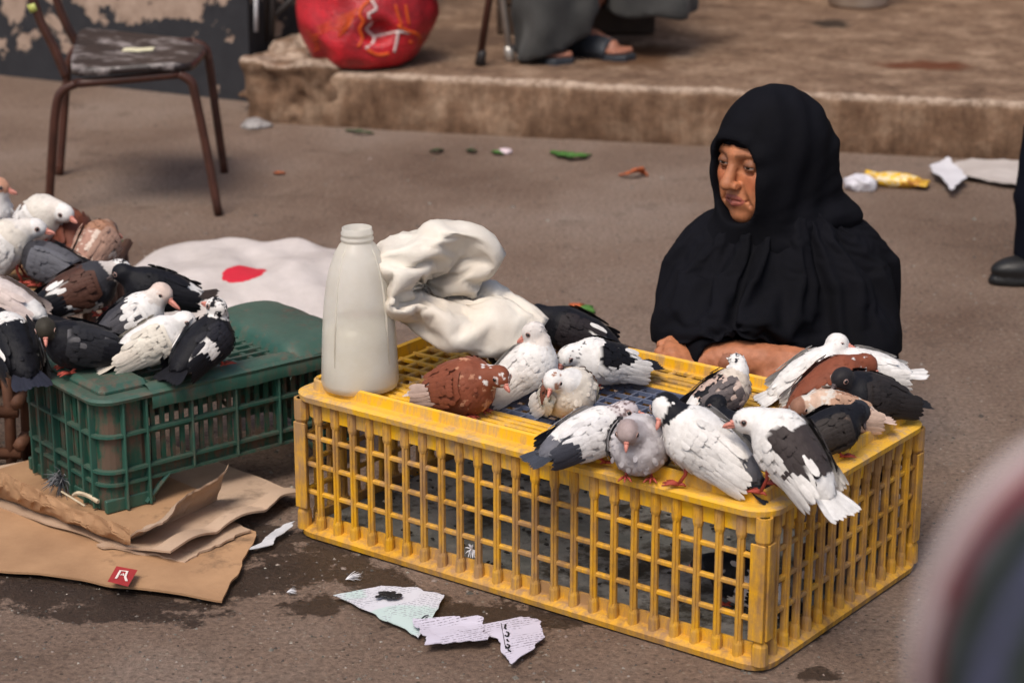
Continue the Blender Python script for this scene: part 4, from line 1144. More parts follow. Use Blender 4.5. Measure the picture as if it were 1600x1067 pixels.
# ---------------------------------------------------------------- the seller
HC = AY(1199, 240, 4.13)
FA = axes((-.77, -.63, -.10))                   # face frame: forward, her left, up
woman_o = AY(1225, 560, 4.20); woman_o[2] = 0
woman = empty('person', woman_o, 0, 'woman in black robe and headscarf seated on the ground behind the yellow crate', 'person')
def toF(P): return (P - HC) @ FA
def skull(q):
    d = s_ell(q, (-.012, 0, .022), (.098, .074, .092))
    d = smin(d, s_ell(q, (.030, 0, -.050), (.060, .055, .058)), .03)
    return d
def face_sdf(q):
    ya = np.stack([q[..., 0], np.abs(q[..., 1]), q[..., 2]], -1)
    d = skull(q)
    d = smin(d, s_ell(ya, (.070, .0, -.098), (.022, .026, .020)), .022)        # chin
    d = smin(d, s_ell(ya, (.052, .040, -.030), (.032, .028, .030)), .020)      # cheekbone
    d = smin(d, s_ell(ya, (.055, .034, -.068), (.030, .024, .030)), .020)      # jowl
    d = smin(d, s_cap(ya, (.084, .004, .020), (.070, .046, .020), .0125, .010), .014)   # brow
    d = smax(d, -s_ell(ya, (.096, .033, .001), (.020, .0185, .0125)), .012)    # socket
    d = smin(d, s_cap(ya, (.085, 0, .010), (.107, 0, -.030), .0085, .0118), .010)       # nose
    d = smin(d, s_ell(ya, (.109, 0, -.034), (.0125, .0120, .0105)), .006)
    d = smin(d, s_ell(ya, (.098, .0135, -.037), (.0105, .0075, .0080)), .005)  # nostril wing
    d = smax(d, -s_ell(ya, (.106, .0070, -.0455), (.0060, .0034, .0040)), .003)
    d = smin(d, s_ell(ya, (.079, 0, -.066), (.017, .026, .020)), .012)         # mouth mound
    d = smin(d, s_cap(ya, (.0945, 0, -.0615), (.082, .023, -.066), .0058, .0028), .004)  # upper lip
    d = smin(d, s_cap(ya, (.0935, 0, -.0735), (.083, .020, -.0700), .0068, .0030), .004)  # lower lip
    d = smax(d, -s_cap(ya, (.1005, 0, -.0672), (.084, .027, -.0685), .0016), .003)      # mouth line
    d = smax(d, -s_cap(ya, (.099, .021, -.036), (.083, .034, -.074), .0030), .007)      # cheek fold
    d = smax(d, -s_cap(ya, (.089, .012, -.0105), (.078, .040, -.016), .0018), .005)     # bag under the eye
    for zz in (.034, .041): d = smax(d, -s_cap(ya, (.0905 - (zz - .034) * .35, 0, zz), (.079, .034, zz - .002), .0010), .003)
    for zz in (-.006, .002, .009): d = smax(d, -s_cap(ya, (.066, .052, zz * .6), (.054, .062, zz * 1.5), .0009), .003)
    lid = s_ell(ya, (.0755, .0325, .001), (.0150, .0160, .0140))
    slit = np.maximum(np.abs(ya[..., 2] + .0008 + (ya[..., 1] - .0325) ** 2 * 9) - .0019, np.abs(ya[..., 1] - .0325) - .0118)
    lid = smax(lid, -np.maximum(slit, .078 - ya[..., 0]), .0012)
    d = smin(d, lid, .003)
    return d
V1, F1 = nets(lambda P: face_sdf(P), (-.02, -.085, -.13), (.128, .085, .10), .0019)
def skin_col(q, sd=3):
    c = np.tile(SKIN, (len(q), 1)) * (.86 + .3 * fbm(q, 70, sd, 3))[:, None]
    ya = np.abs(q[:, 1])
    lip = (np.hypot((q[:, 2] + .0675) / .0115, q[:, 1] / .025) < 1) & (q[:, 0] > .078)
    c[lip] = LIP
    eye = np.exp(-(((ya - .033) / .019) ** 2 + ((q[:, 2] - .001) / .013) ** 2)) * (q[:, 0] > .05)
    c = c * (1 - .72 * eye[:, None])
    brow = np.exp(-(((q[:, 2] - .0205 + (ya - .03) ** 2 * 6) / .0036) ** 2)) * (ya > .010) * (ya < .050) * (q[:, 0] > .05)
    c = c * (1 - .55 * brow[:, None] * (vnoise(q, 500, 4) * .5 + .6)[:, None])
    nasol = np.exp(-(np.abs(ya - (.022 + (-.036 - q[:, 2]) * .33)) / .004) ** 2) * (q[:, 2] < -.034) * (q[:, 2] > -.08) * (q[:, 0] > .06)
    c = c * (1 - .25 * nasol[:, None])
    ch = np.exp(-(((ya - .042) / .02) ** 2 + ((q[:, 2] + .03) / .02) ** 2)); c = c * (1 + np.stack([.14 * ch, -.06 * ch, -.08 * ch], 1))
    c = c * (.82 + .36 * fbm(q, 24, 9, 2))[:, None]
    mole = np.linalg.norm(q - np.array([.094, -.004, -.006]), axis=1) < .0024
    c[mole] = (.10, .03, .02)
    return np.clip(c, 0, 1)
C1 = skin_col(V1); V1 = V1 @ FA.T + HC
# trunk and arms under the cloth
sl, sr = AY(1132, 410, 4.17), AY(1305, 415, 4.17)
el, er = AY(1078, 535, 4.06), AY(1352, 560, 4.06)
wr_r = AY(1190, 563, 3.925)                      # wrist of the arm that crosses to the right
wr_l = AY(1092, 557, 3.955)
chest = AY(1218, 470, 4.20)
def trunk_sdf(P):
    d = s_ell(P, chest, (.17, .12, .20))
    d = smin(d, s_cap(P, sl, sr, .06), .05)
    d = smin(d, s_cap(P, HC + np.array([.02, .02, -.06]), chest + np.array([0, 0, .12]), .055), .03)
    d = smin(d, s_cap(P, sl, el, .05, .042), .03); d = smin(d, s_cap(P, sr, er, .052, .044), .03)
    d = smin(d, s_cap(P, el, wr_r + np.array([-.06, 0, -.004]), .042, .030), .02)
    d = smin(d, s_cap(P, er, wr_l, .044, .028), .02)
    d = smin(d, s_ell(P, (chest[0] - .02, 4.22, .13), (.18, .18, .10)), .05)
    return d
V2, F2 = nets(trunk_sdf, (chest[0] - .34, 3.88, .0), (chest[0] + .34, 4.5, .66), .012)
kn_r = AY(1262, 578, 3.90)
upv = np.array([.10, -.80, .58])
def hand_r(P):
    d = s_cap(P, AY(1098, 566, 3.955), wr_r, .036, .0285)
    d = smin(d, s_ell(P, AY(1150, 562, 3.935), (.055, .032, .034)), .02)
    h = hand_sdf(P, wr_r, kn_r, upv, ((.90, 0, -.43), (.55, 0, -.83), (.1, 0, -.99)), -1)
    d = smin(d, h, .022)
    f = kn_r - wr_r
    for k in range(4):                            # tendons on the back of the hand
        s = np.cross(upv, f / np.linalg.norm(f)); s /= np.linalg.norm(s)
        a = wr_r + f * .15 + s * (.010 - .007 * k) + upv * .013; b = kn_r + s * (.028 - .019 * k) + upv * .0105
        d = smin(d, s_cap(P, a, b, .0030, .0034), .008)
    return d + (fbm(P, 110, 3, 2) - .5) * .0028
V3, F3 = nets(hand_r, np.minimum(wr_r, kn_r) - np.array([.14, .08, .11]), np.maximum(wr_r, kn_r) + np.array([.10, .08, .07]), .0030)
kn_l = AY(1048, 547, 3.95)
wl2 = AY(1100, 564, 3.965)
def hand_l(P):
    return hand_sdf(P, wl2, kn_l, np.array([.05, -.30, .95]), ((.60, 0, -.80), (-.3, 0, -.95), (-.9, 0, -.3)), 1, L=.050, r=.0092) + (fbm(P, 120, 6, 2) - .5) * .002
V4, F4 = nets(hand_l, np.minimum(wl2, kn_l) - .085, np.maximum(wl2, kn_l) + .075, .0030)
Vs = np.concatenate([V1, V2, V3, V4]); o1 = len(V1); o2 = o1 + len(V2); o3 = o2 + len(V3)
Fs = np.concatenate([F1, F2 + o1, F3 + o2, F4 + o3])
Cs = np.concatenate([C1, np.tile(SKIND, (len(V2), 1)), np.tile(SKIN * np.array((.92, .90, .95)), (len(V3), 1)) * (.78 + .42 * fbm(V3, 60, 2, 3))[:, None], np.tile(SKIN, (len(V4), 1)) * .95])
link('body', mesh_from('body', Vs - woman_o, Fs, Cs), M_skin, woman)
for sg in (1, -1):
    mb = MB(); c = HC + FA @ np.array([.0750, .0325 * sg, .001]) - woman_o
    mb.ball(c, .0134, 16, 12, (.55, .50, .45))
    look = FA @ np.array([.93, .18, -.06]); look /= np.linalg.norm(look)
    mb.ball(c + look * .0088, .0062, 12, 8, (.012, .007, .005))
    mb.build('eye', pmat('eyeball', (1, 1, 1), attr=True, rough=.15, bump=0, spec=.6), woman, smooth=True, cols=True)
# robe
def folds(P, c, nf, amp, seed):
    dx, dz = P[..., 0] - c[0], P[..., 2] - c[2]
    th = np.arctan2(dx, -dz); rr_ = np.sqrt(dx * dx + dz * dz)
    w = fbm(P * np.array([1, 1, .5]), 4, seed, 2); x_ = th * nf + w * 8
    return amp * (np.sin(x_) + .35 * np.sin(2 * x_ + .6)) * np.clip((rr_ - .05) / .14, 0, 1)
elb_l, elb_r = AY(1078, 520, 4.06), AY(1338, 545, 4.07)
def robe_sdf(P, plain=False):
    d = s_ell(P, chest + np.array([.0, .0, -.02]), (.195, .14, .22))
    d = smin(d, s_cap(P, sl, sr, .082), .06)
    d = smin(d, s_cap(P, sl, elb_l, .078, .066), .04); d = smin(d, s_cap(P, sr, elb_r, .080, .070), .04)
    slv = smin(s_cap(P, elb_l, AY(1105, 547, 3.975), .062, .047), s_cap(P, AY(1105, 547, 3.975), AY(1132, 553, 3.95), .047, .044), .02)
    d = smin(d, slv, .02)
    d = smin(d, s_cap(P, elb_r, AY(1250, 560, 4.02), .066, .05), .03)
    d = smin(d, s_ell(P, (chest[0] - .02, 4.20, .12), (.235, .26, .15)), .06)
    d = smin(d, s_cap(P, AY(1335, 545, 4.05), (AY(1352, 600, 3.98)[0], 3.98, .06), .06, .065), .05)
    if not plain: d = d + folds(P, AY(1170, 330, 4.05), 15, .0045, 3) + folds(P, AY(1170, 330, 4.05), 33, .0024, 6) + crease(P, 2, (7, 15), (.004, .002), 4)
    # the two bare hands come out of the cuffs
    d = smax(d, -s_cap(P, AY(1126, 566, 3.93), AY(1215, 580, 3.90), .040, .05), .006)
    d = smax(d, -s_ell(P, AY(1052, 550, 3.925), (.030, .045, .019)), .006)
    return smax(d, .004 - P[..., 2], .01)
V, Fq = nets(robe_sdf, (chest[0] - .40, 3.84, -.005), (chest[0] + .40, 4.56, .66), .0075)
link('robe', mesh_from('robe', V - woman_o, Fq), M_black, woman)
# headscarf: hood, throat and the cape over shoulders and chest
chin = HC + FA @ np.array([.075, 0, -.112])
def scarf_sdf(P):
    q = toF(P)
    hd = skull(q)
    qa = np.stack([q[..., 0], np.abs(q[..., 1]), q[..., 2]], -1)
    hd = smin(smin(hd, s_ell(qa, (.052, .040, -.030), (.032, .028, .030)), .02), s_ell(qa, (.055, .034, -.068), (.030, .024, .030)), .02)
    hd = smin(hd, s_cap(qa, (.084, .004, .020), (.070, .046, .020), .0125, .010), .014)
    hood = smin(hd - .012, s_ell(q, (-.034, .002, .0), (.110, .092, .104)), .03)
    hood = smin(hood, s_cap(q, (.086, -.03, .047), (.086, .03, .047), .011), .022)
    thr = s_cap(P, HC + FA @ np.array([-.005, 0, -.10]), (chest[0] - .015, 4.14, .445), .083, .098)
    d = smin(hood, thr, .045)
    d = smin(d, s_cap(P, AY(1262, 285, 4.17), AY(1318, 385, 4.16), .058, .05), .06)
    d = smin(d, s_cap(P, AY(1180, 330, 4.12), AY(1120, 385, 4.14), .04, .045), .05)
    far = np.clip((np.linalg.norm(P - HC, axis=-1) - .10) / .12, 0, 1)
    d = d + far * (folds(P, chin, 9, .0060, 5) + folds(P, chin, 21, .0042, 9) + folds(P, chin, 37, .0018, 12))
    d = d + (1 - far) * ((fbm(P, 12, 25, 2) - .5) * .010 + .0025 * np.sin(q[..., 0] * 95 + q[..., 2] * 40 + 6 * fbm(P, 7, 2, 2)))
    # opening for the face
    oy = (q[..., 1]) / (.0550 - .22 * np.clip(-q[..., 2] - .075, 0, .05)); oz = (q[..., 2] + .034) / (.080)
    op = ((np.abs(oy) ** 2.6 + np.abs(oz) ** 2.6 + 1e-9) ** (1 / 2.6) - 1) * .05
    op = np.maximum(op, .012 - q[..., 0])
    d = smax(d, -op, .006)
    inner = -(hd - .005)
    return smax(d, inner, .003) if False else d
V, Fq = nets(scarf_sdf, HC - np.array([.22, .22, .30]), HC + np.array([.22, .26, .17]), .005)
link('headscarf', mesh_from('headscarf', V - woman_o, Fq), M_black2, woman)
# cape of the headscarf: a real fall of cloth from the throat over shoulders and upper arms
cV, cF = nets(lambda P: robe_sdf(P, True), (chest[0] - .40, 3.84, -.005), (chest[0] + .40, 4.56, .66), .014)
NT, NU = 50, 130; V = []
for i in range(NT + 1):
    t = i / NT
    if t < .62:
        k = t / .62; rx, ry, z = .062 + .195 * k ** .9, .062 + .135 * k ** .9, .535 - .115 * k ** 1.2
    else:
        k = (t - .62) / .38; rx, ry, z = .257 + .018 * k, .197 + .012 * k, .420 - .150 * k
    for j in range(NU):
        a = 2 * math.pi * j / NU
        wv = 1 + (.035 * math.sin(a * 13 + 1.3 * math.sin(a * 3)) + .02 * math.sin(a * 29)) * min(1, t * 1.6)
        fr_ = max(0, -math.sin(a))
        V.append((chest[0] - .012 + rx * wv * math.cos(a) * (1 + .0 * fr_), 4.135 + ry * wv * math.sin(a), z - .015 * fr_ * t))
V = np.array(V); Fc = tube_faces(NT, NU)
V = sim_cloth(V, Fc, [(cV, cF)], 22, pin=range(2 * NU), mass=.12, bend=.25)
cp = link('cape', mesh_from('cape', V - woman_o, Fc), M_black2, woman)
md = cp.modifiers.new('thick', 'SOLIDIFY'); md.thickness = .002; md.offset = 0
md = cp.modifiers.new('sub', 'SUBSURF'); md.levels = 1; md.render_levels = 1
# close cap under the hood, low on the forehead
def cap_sdf(P):
    q = toF(P); hd = np.abs(skull(q) - .0035) - .0035
    return smax(hd, .0375 + .10 * np.abs(q[..., 1]) ** 1.4 * 0 - q[..., 2] - .18 * np.abs(q[..., 1]), .003)
V, Fq = nets(cap_sdf, HC - .13, HC + .15, .0045)
link('under_cap', mesh_from('under_cap', V - woman_o, Fq), M_black, woman)

# ---------------------------------------------------------------- man sitting on the step, seen from the shins down
fr, fl_ = G(962, 90, KH + .006), G(868, 95, KH + .006)
man_o = np.array([(fr[0] + fl_[0]) / 2, fr[1] + .1, KH])
man = empty('person', man_o, 0, 'seated man in dark grey robe and slippers on the concrete step', 'person')
M_grey = cloth_mat('grey_robe', (.050, .049, .047), (.030, .030, .030))
M_slip = pmat('slipper_rubber', (.035, .040, .048), (.02, .022, .028), 20, .55, .3, 120, .002)
kneeL, kneeR = np.array([fl_[0] - .02, fl_[1] + .10, .66]), np.array([fr[0] + .12, fr[1] + .12, .66])
hip = np.array([man_o[0] + .02, man_o[1] + .50, .62])
dirR = np.array([.80, -.60, 0]); dirL = np.array([.45, -.89, 0])
def foot(P, a, d):
    s = np.array([-d[1], d[0], 0])
    t = s_chain(P, [a - d * .20 + np.array([0, 0, .055]), a - d * .10 + np.array([0, 0, .050]), a - d * .02 + np.array([0, 0, .030])], [.036, .034, .030], .02)
    for k in range(5):
        b = a + s * (-.034 + .017 * k) + np.array([0, 0, .022])
        t = smin(t, s_cap(P, b - d * .03, b + d * (.018, .03, .036, .036, .034)[k], .0095, (.009, .009, .010, .0105, .013)[k]), .006)
    return t
def man_body(P):
    d = smin(foot(P, fr, dirR), foot(P, fl_, dirL), .001)
    d = smin(d, s_cap(P, fr - dirR * .19 + np.array([0, 0, .07]), kneeR, .036, .06), .02)
    d = smin(d, s_cap(P, fl_ - dirL * .19 + np.array([0, 0, .07]), kneeL, .036, .06), .02)
    return d
V, Fq = nets(man_body, np.minimum(fr, fl_) - np.array([.3, .2, .02]), np.maximum(fr, fl_) + np.array([.3, .5, .62]), .0075)
up_ = V[:, 2] > .0
link('body', mesh_from('body', V - man_o, Fq, np.tile((.30, .13, .085), (len(V), 1))), M_skin, man)
def man_robe(P):
    a = s_cap(P, kneeL, fl_ + np.array([-.015, .07, .02]), .13, .135)
    b = s_cap(P, kneeR, fr + np.array([.12, .10, .09]), .14, .165)
    d = smin(a, b, .05)
    d = smin(d, s_cap(P, kneeL, hip, .13, .17), .08); d = smin(d, s_cap(P, kneeR, hip, .13, .17), .08)
    d = smin(d, s_ell(P, hip + np.array([0, .05, .30]), (.23, .16, .42)), .08)
    th = np.arctan2(P[..., 0] - man_o[0], P[..., 1] - man_o[1] - .2)
    d = d + .020 * np.sin(th * 11 + 6 * fbm(P, 4, 2, 2)) + .008 * np.sin(th * 27 + P[..., 0] * 60) + crease(P, 2, (5, 9), (.010, .006), 7)
    hemz = np.where(P[..., 0] < (fl_[0] + fr[0]) / 2 + .02, fl_[2] + .035 + .35 * np.clip(P[..., 0] - fl_[0], -.1, .2), fr[2] + .135) + .10 * (P[..., 1] - fl_[1]) * 0
    return smax(d, hemz + .02 * np.sin(P[..., 0] * 30) * .3 - P[..., 2], .008)
V, Fq = nets(man_robe, man_o + np.array([-.45, -.3, 0.0]), man_o + np.array([.5, .8, 1.25]), .016)
link('robe', mesh_from('robe', V - man_o, Fq), M_grey, man)
for a, d in ((fr, dirR), (fl_, dirL)):
    s = np.array([-d[1], d[0], 0]); mb = MB()
    V = []; Fc = []
    outl = [(x_ * 1.18, w_ * 1.18) for x_, w_ in [(-.235, .026), (-.20, .034), (-.12, .031), (-.05, .037), (0, .046), (.030, .044), (.052, .026)]]
    ring = [a + d * x + s * w for x, w in outl] + [a + d * .058] + [a + d * x - s * w for x, w in outl[::-1]]
    nR = len(ring)
    for z in (.0, .016, .020):
        k = 1.0 if z < .018 else .95
        V += [a + (q - a) * k + np.array([0, 0, z - .006]) for q in ring]
    for r_ in range(2):
        for i in range(nR): Fc.append((r_ * nR + i, r_ * nR + (i + 1) % nR, (r_ + 1) * nR + (i + 1) % nR, (r_ + 1) * nR + i))
    Fc += [list(range(nR))[::-1], [2 * nR + i for i in range(nR)]]
    mb.add(np.array(V) - man_o, Fc); sl_ = mb.build('slipper', M_slip, man)
    V = []; Fc = []
    for i in range(9):                             # broad strap over the instep
        x = -.175 + .165 * i / 8
        for k in range(11):
            an = math.pi * k / 10; w = .052 + .002 * i * .3; h = .100 - .050 * (i / 8)
            V.append(a + d * x + s * w * math.cos(an) + np.array([0, 0, .008 + h * math.sin(an) ** .8]) - man_o)
    for i in range(8):
        for k in range(10): Fc.append((i * 11 + k, (i + 1) * 11 + k, (i + 1) * 11 + k + 1, i * 11 + k + 1))
    mb = MB(); mb.add(V, Fc); o = mb.build('strap', M_slip, sl_, smooth=True)
    md = o.modifiers.new('thick', 'SOLIDIFY'); md.thickness = .005; md.offset = 1
# his seat: a dark wooden box
mb = MB(); M_dwood = pmat('dark_wood', (.055, .032, .02), (.03, .018, .012), 12, .7, .4, 50, .004)
bx = empty('wooden_box', (man_o[0] - .02, man_o[1] + .56, KH + .004), 0, 'dark wooden box the seated man in grey rests on', 'box')
for k in range(4): MB().box((0, -.19, .05 + k * .10), (.56, .022, .092), bev=.003).build('plank', M_dwood, bx)
for k in range(4): MB().box((0, .19, .05 + k * .10), (.56, .022, .092), bev=.003).build('plank', M_dwood, bx)
for sx in (-1, 1):
    for k in range(4): MB().box((sx * .27, 0, .05 + k * .10), (.02, .354, .092), bev=.003).build('plank', M_dwood, bx)
for k in range(4): MB().box((0, -.15 + .10 * k, .412), (.60, .096, .02), bev=.003).build('plank', M_dwood, bx)

# ---------------------------------------------------------------- passer-by at the street's edge: dark trousers, black shoes
sh = G(1562, 438)
pas_o = np.array([sh[0] + .12, sh[1], 0])
pas = empty('person', pas_o, 0, 'passer-by in dark navy trousers and black shoes walking past the litter', 'person')
M_navy = cloth_mat('navy_trousers', (.0060, .0070, .0125), (.0035, .004, .007), sheen=.0, spec=.06)
M_shoe = pmat('shoe_leather', (.014, .013, .013), (.008, .008, .008), 20, .42, .3, 150, .002)
def pas_body(P):
    q = P - pas_o
    d = s_chain(q, [(-.03, 0, .10), (.01, .01, .48), (.13, .04, .88)], [.040, .055, .085], .03)
    d = smin(d, s_chain(q, [(.46, .14, .10), (.34, .10, .48), (.20, .06, .88)], [.040, .055, .085], .03), .04)
    d = smin(d, s_ell(q, (.17, .05, 1.15), (.19, .13, .34)), .06)
    d = smin(d, s_ell(q, (.14, .05, 1.60), (.085, .08, .115)), .04)
    d = smin(d, s_chain(q, [(.02, -.02, 1.38), (-.0, .0, 1.12), (.10, -.06, .92)], [.06, .048, .04], .03), .03)
    return d
V, Fq = nets(pas_body, pas_o + np.array([-.15, -.3, .02]), pas_o + np.array([.65, .4, 1.78]), .02)
link('body', mesh_from('body', V - pas_o, Fq, np.tile((.30, .14, .09), (len(V), 1))), M_skin, pas)
def pas_tr(P):
    q = P - pas_o
    d = s_chain(q, [(-.03, 0, .055), (-.02, .0, .20), (.02, .01, .48), (.12, .04, .88)], [.070, .074, .084, .11], .03)
    d = smin(d, s_chain(q, [(.47, .14, .06), (.35, .10, .48), (.20, .06, .88)], [.068, .078, .11], .03), .04)
    d = smin(d, s_ell(q, (.165, .05, 1.0), (.20, .145, .20)), .05)
    d = d + (fbm(P, 8, 3, 3) - .5) * .03 + np.abs(fbm(P * np.array([1, 1, 2.2]), 9, 7, 2) - .5) * .02
    return smax(d, .045 - q[..., 2], .006)
V, Fq = nets(pas_tr, pas_o + np.array([-.18, -.3, .02]), pas_o + np.array([.68, .4, 1.22]), .014)
link('trousers', mesh_from('trousers', V - pas_o, Fq), M_navy, pas)
def shirt(P):
    q = P - pas_o
    d = s_ell(q, (.17, .05, 1.18), (.205, .145, .34))
    d = smin(d, s_chain(q, [(.02, -.02, 1.38), (-.0, .0, 1.12), (.08, -.05, .95)], [.075, .06, .05], .03), .04) + (fbm(P, 8, 3, 3) - .5) * .03
    return smax(d, 1.02 - q[..., 2], .006)
V, Fq = nets(shirt, pas_o + np.array([-.18, -.3, .9]), pas_o + np.array([.5, .4, 1.6]), .018)
link('shirt', mesh_from('shirt', V - pas_o, Fq), M_grey, pas)
for bx_, by_, ang in ((.02, 0, 192), (.47, .14, 185)):
    dv = np.array([math.cos(R(ang)), math.sin(R(ang)), 0]); sv = np.array([-dv[1], dv[0], 0]); b0 = pas_o + np.array([bx_, by_, 0])
    def shoe(P):
        q = np.stack([(P - b0) @ dv, (P - b0) @ sv, P[..., 2]], -1)
        d = s_ell(q, (.075, 0, .036), (.100, .045, .036)); d = smin(d, s_ell(q, (-.03, 0, .034), (.065, .038, .042)), .03)
        sole = np.maximum(s_ell(q, (.045, 0, .01), (.135, .050, .06)), np.abs(q[..., 2] - .010) - .010)
        return np.minimum(smax(d, .012 - q[..., 2], .004), sole)
    V, Fq = nets(shoe, b0 - np.array([.2, .2, .01]), b0 + np.array([.2, .2, .12]), .006)
    link('shoe', mesh_from('shoe', V - pas_o, Fq), M_shoe, pas)

# ---------------------------------------------------------------- person close to the photographer, wrapped in a striped shawl
sp = np.array([.380, .62, 0])
near = empty('person', sp, 0, 'person in white edged dark striped shawl standing next to the photographer', 'person')
M_shawl = pmat('shawl_wool', (1, 1, 1), attr=True, rough=.95, bump=.5, bscale=220, bdist=.004)
def near_body(P):
    q = P - sp
    d = s_ell(q, (0, 0, 1.02), (.17, .12, .40)); d = smin(d, s_cap(q, (-.13, 0, 1.27), (.13, 0, 1.27), .055), .05)
    d = smin(d, s_cap(q, (0, 0, 1.3), (0, -.01, 1.42), .05), .02); d = smin(d, s_ell(q, (0, -.01, 1.49), (.078, .09, .105)), .02)
    d = smin(d, s_chain(q, [(-.16, 0, 1.26), (-.20, -.02, 1.02), (-.12, -.16, .90)], [.05, .042, .034], .02), .02)
    d = smin(d, s_chain(q, [(.16, 0, 1.26), (.20, -.02, 1.02), (.12, -.16, .90)], [.05, .042, .034], .02), .02)
    for sx in (-1, 1): d = smin(d, s_chain(q, [(.08 * sx, 0, .70), (.09 * sx, 0, .40), (.09 * sx, 0, .06)], [.09, .06, .045], .03), .04)
    for sx in (-1, 1): d = smin(d, s_cap(q, (.09 * sx, .03, .035), (.09 * sx, -.14, .03), .035, .028), .02)
    return d
V, Fq = nets(near_body, sp + np.array([-.3, -.3, -.02]), sp + np.array([.3, .25, 1.65]), .018)
link('body', mesh_from('body', V - sp, Fq, np.tile((.36, .17, .12), (len(V), 1))), M_skin, near)
def near_shawl(P):
    q = P - sp
    d = s_ell(q, (0, 0, 1.0), (.215, .17, .38)); d = smin(d, s_cap(q, (-.176, .0, 1.220), (.15, 0, 1.220), .085), .06)
    d = smin(d, s_chain(q, [(-.17, 0, 1.195), (-.215, -.02, 1.0), (-.18, -.05, .8)], [.078, .07, .07], .03), .03)
    d = d + .008 * np.sin(np.arctan2(q[..., 0], q[..., 1]) * 12 + 5 * fbm(P, 4, 2, 2)) + (fbm(P, 9, 5, 2) - .5) * .02
    return smax(d, .62 - q[..., 2], .01)
V, Fq = nets(near_shawl, sp + np.array([-.36, -.3, .58]), sp + np.array([.34, .3, 1.38]), .0055)
q = V - sp
# stripes run down the shawl, counted from its white edge at the arm towards the chest
ang = np.arctan2(-q[:, 1] + .02, -(q[:, 0] + .10))                       # 0 = straight out to the side, grows towards the front
bandc = ang + (fbm(V, 6, 3, 2) - .5) * .10 + 1.2 * np.clip(q[:, 2] - 1.12, -.1, .2)
stops = [(.08, (.60, .50, .48)), (.22, (.15, .016, .022)), (.28, (.10, .10, .11)), (.50, (.014, .020, .016)), (.58, (.06, .06, .11)), (9, (.016, .022, .018))]
C = np.zeros((len(V), 3))
prev = -9
for t, c in stops:
    mk = (bandc >= prev) & (bandc < t); C[mk] = c; prev = t
link('shawl', mesh_from('shawl', V - sp, Fq, C), M_shawl, near)
def near_skirt(P):
    q = P - sp
    d = s_cap(q, (0, 0, .75), (0, 0, .10), .16, .24); d = d + .012 * np.sin(np.arctan2(q[..., 0], q[..., 1]) * 13)
    return smax(smax(d, .03 - q[..., 2], .01), q[..., 2] - .80, .01)
V, Fq = nets(near_skirt, sp + np.array([-.36, -.36, .0]), sp + np.array([.36, .36, .85]), .02)
link('skirt', mesh_from('skirt', V - sp, Fq), M_navy, near)
# ================================================================== THINGS ON AND AROUND THE CRATES
def smooth_path(pts, k=6):
    pts = np.asarray(pts, float); P = np.concatenate([[2 * pts[0] - pts[1]], pts, [2 * pts[-1] - pts[-2]]]); out = []
    for i in range(1, len(P) - 2):
        for t in np.arange(k) / k:
            a, b, c, d = P[i - 1:i + 3]
            out.append(.5 * (2 * b + (c - a) * t + (2 * a - 5 * b + 4 * c - d) * t * t + (3 * b - a - 3 * c + d) * t ** 3))
    out.append(pts[-1]); return np.array(out)
# ---- milky plastic jug
jb = G(563, 606, ZT + .006)
jug = empty('plastic_jug', jb, R(20), 'tall milky plastic jug half filled with water on the yellow crate', 'jug')
m, n, l, p = new_mat('milky_plastic')
p.inputs['Base Color'].default_value = (.78, .75, .69, 1); p.inputs['Roughness'].default_value = .33
p.inputs['Subsurface Weight'].default_value = .15; p.inputs['Subsurface Radius'].default_value = (.02, .018, .015); p.inputs['Subsurface Scale'].default_value = 1.0
ns = _noise(n, l, 9, 6, .7); rp = _ramp(n, l, ns.outputs[0], [(.35, (.78, .73, .64)), (.6, (.88, .85, .79))]); l.new(rp.outputs[0], p.inputs['Base Color'])
tr = n.new('ShaderNodeBsdfTransparent'); tr.inputs[0].default_value = (.93, .92, .88, 1); mx = n.new('ShaderNodeMixShader'); mx.inputs[0].default_value = .38
tl = n.new('ShaderNodeBsdfTranslucent'); tl.inputs[0].default_value = (.90, .86, .76, 1); mt_ = n.new('ShaderNodeMixShader'); mt_.inputs[0].default_value = .3; l.new(p.outputs[0], mt_.inputs[1]); l.new(tl.outputs[0], mt_.inputs[2]); l.new(mt_.outputs[0], mx.inputs[1]); l.new(tr.outputs[0], mx.inputs[2]); l.new(mx.outputs[0], n['Material Output'].inputs[0])
M_jug = m
jp = [(.0, .003), (.052, .0), (.064, .006), (.067, .018), (.0655, .06), (.0632, .12), (.0595, .172), (.0540, .220), (.0470, .252), (.0385, .278), (.0312, .293), (.0270, .298), (.0258, .301), (.0280, .303), (.0280, .307), (.0260, .309), (.0260, .312), (.0275, .314), (.0275, .318), (.0256, .320), (.0256, .327), (.0243, .328), (.0240, .296)]
mb = MB(); mb.lathe(jp, 40, sx=1.0, sy=.92)
o = mb.build('shell', M_jug, jug, smooth=True)
for k in range(4):                                   # moulded flutes running to the neck
    a = R(35 + 90 * k); mb = MB()
    mb.tube([(math.cos(a) * r * 1.0, math.sin(a) * r * .92, z) for r, z in ((.0655, .06), (.0620, .145), (.0540, .220), (.0385, .278), (.0272, .297))], [.0005, .0022, .0022, .002, .001], 6)
    mb.build('flute', M_jug, jug, smooth=True)
M_water = pmat('jug_water', (.56, .55, .49), (.52, .51, .46), 3, .1, 0, spec=.5)
mb = MB(); mb.lathe([(.0, .006), (.058, .008), (.0625, .018), (.063, .05), (.0615, .10), (.0595, .140), (.0, .1405)], 32, sx=1, sy=.92); mb.build('water', M_water, jug, smooth=True)
jug.scale = (1.02, 1.02, .885)
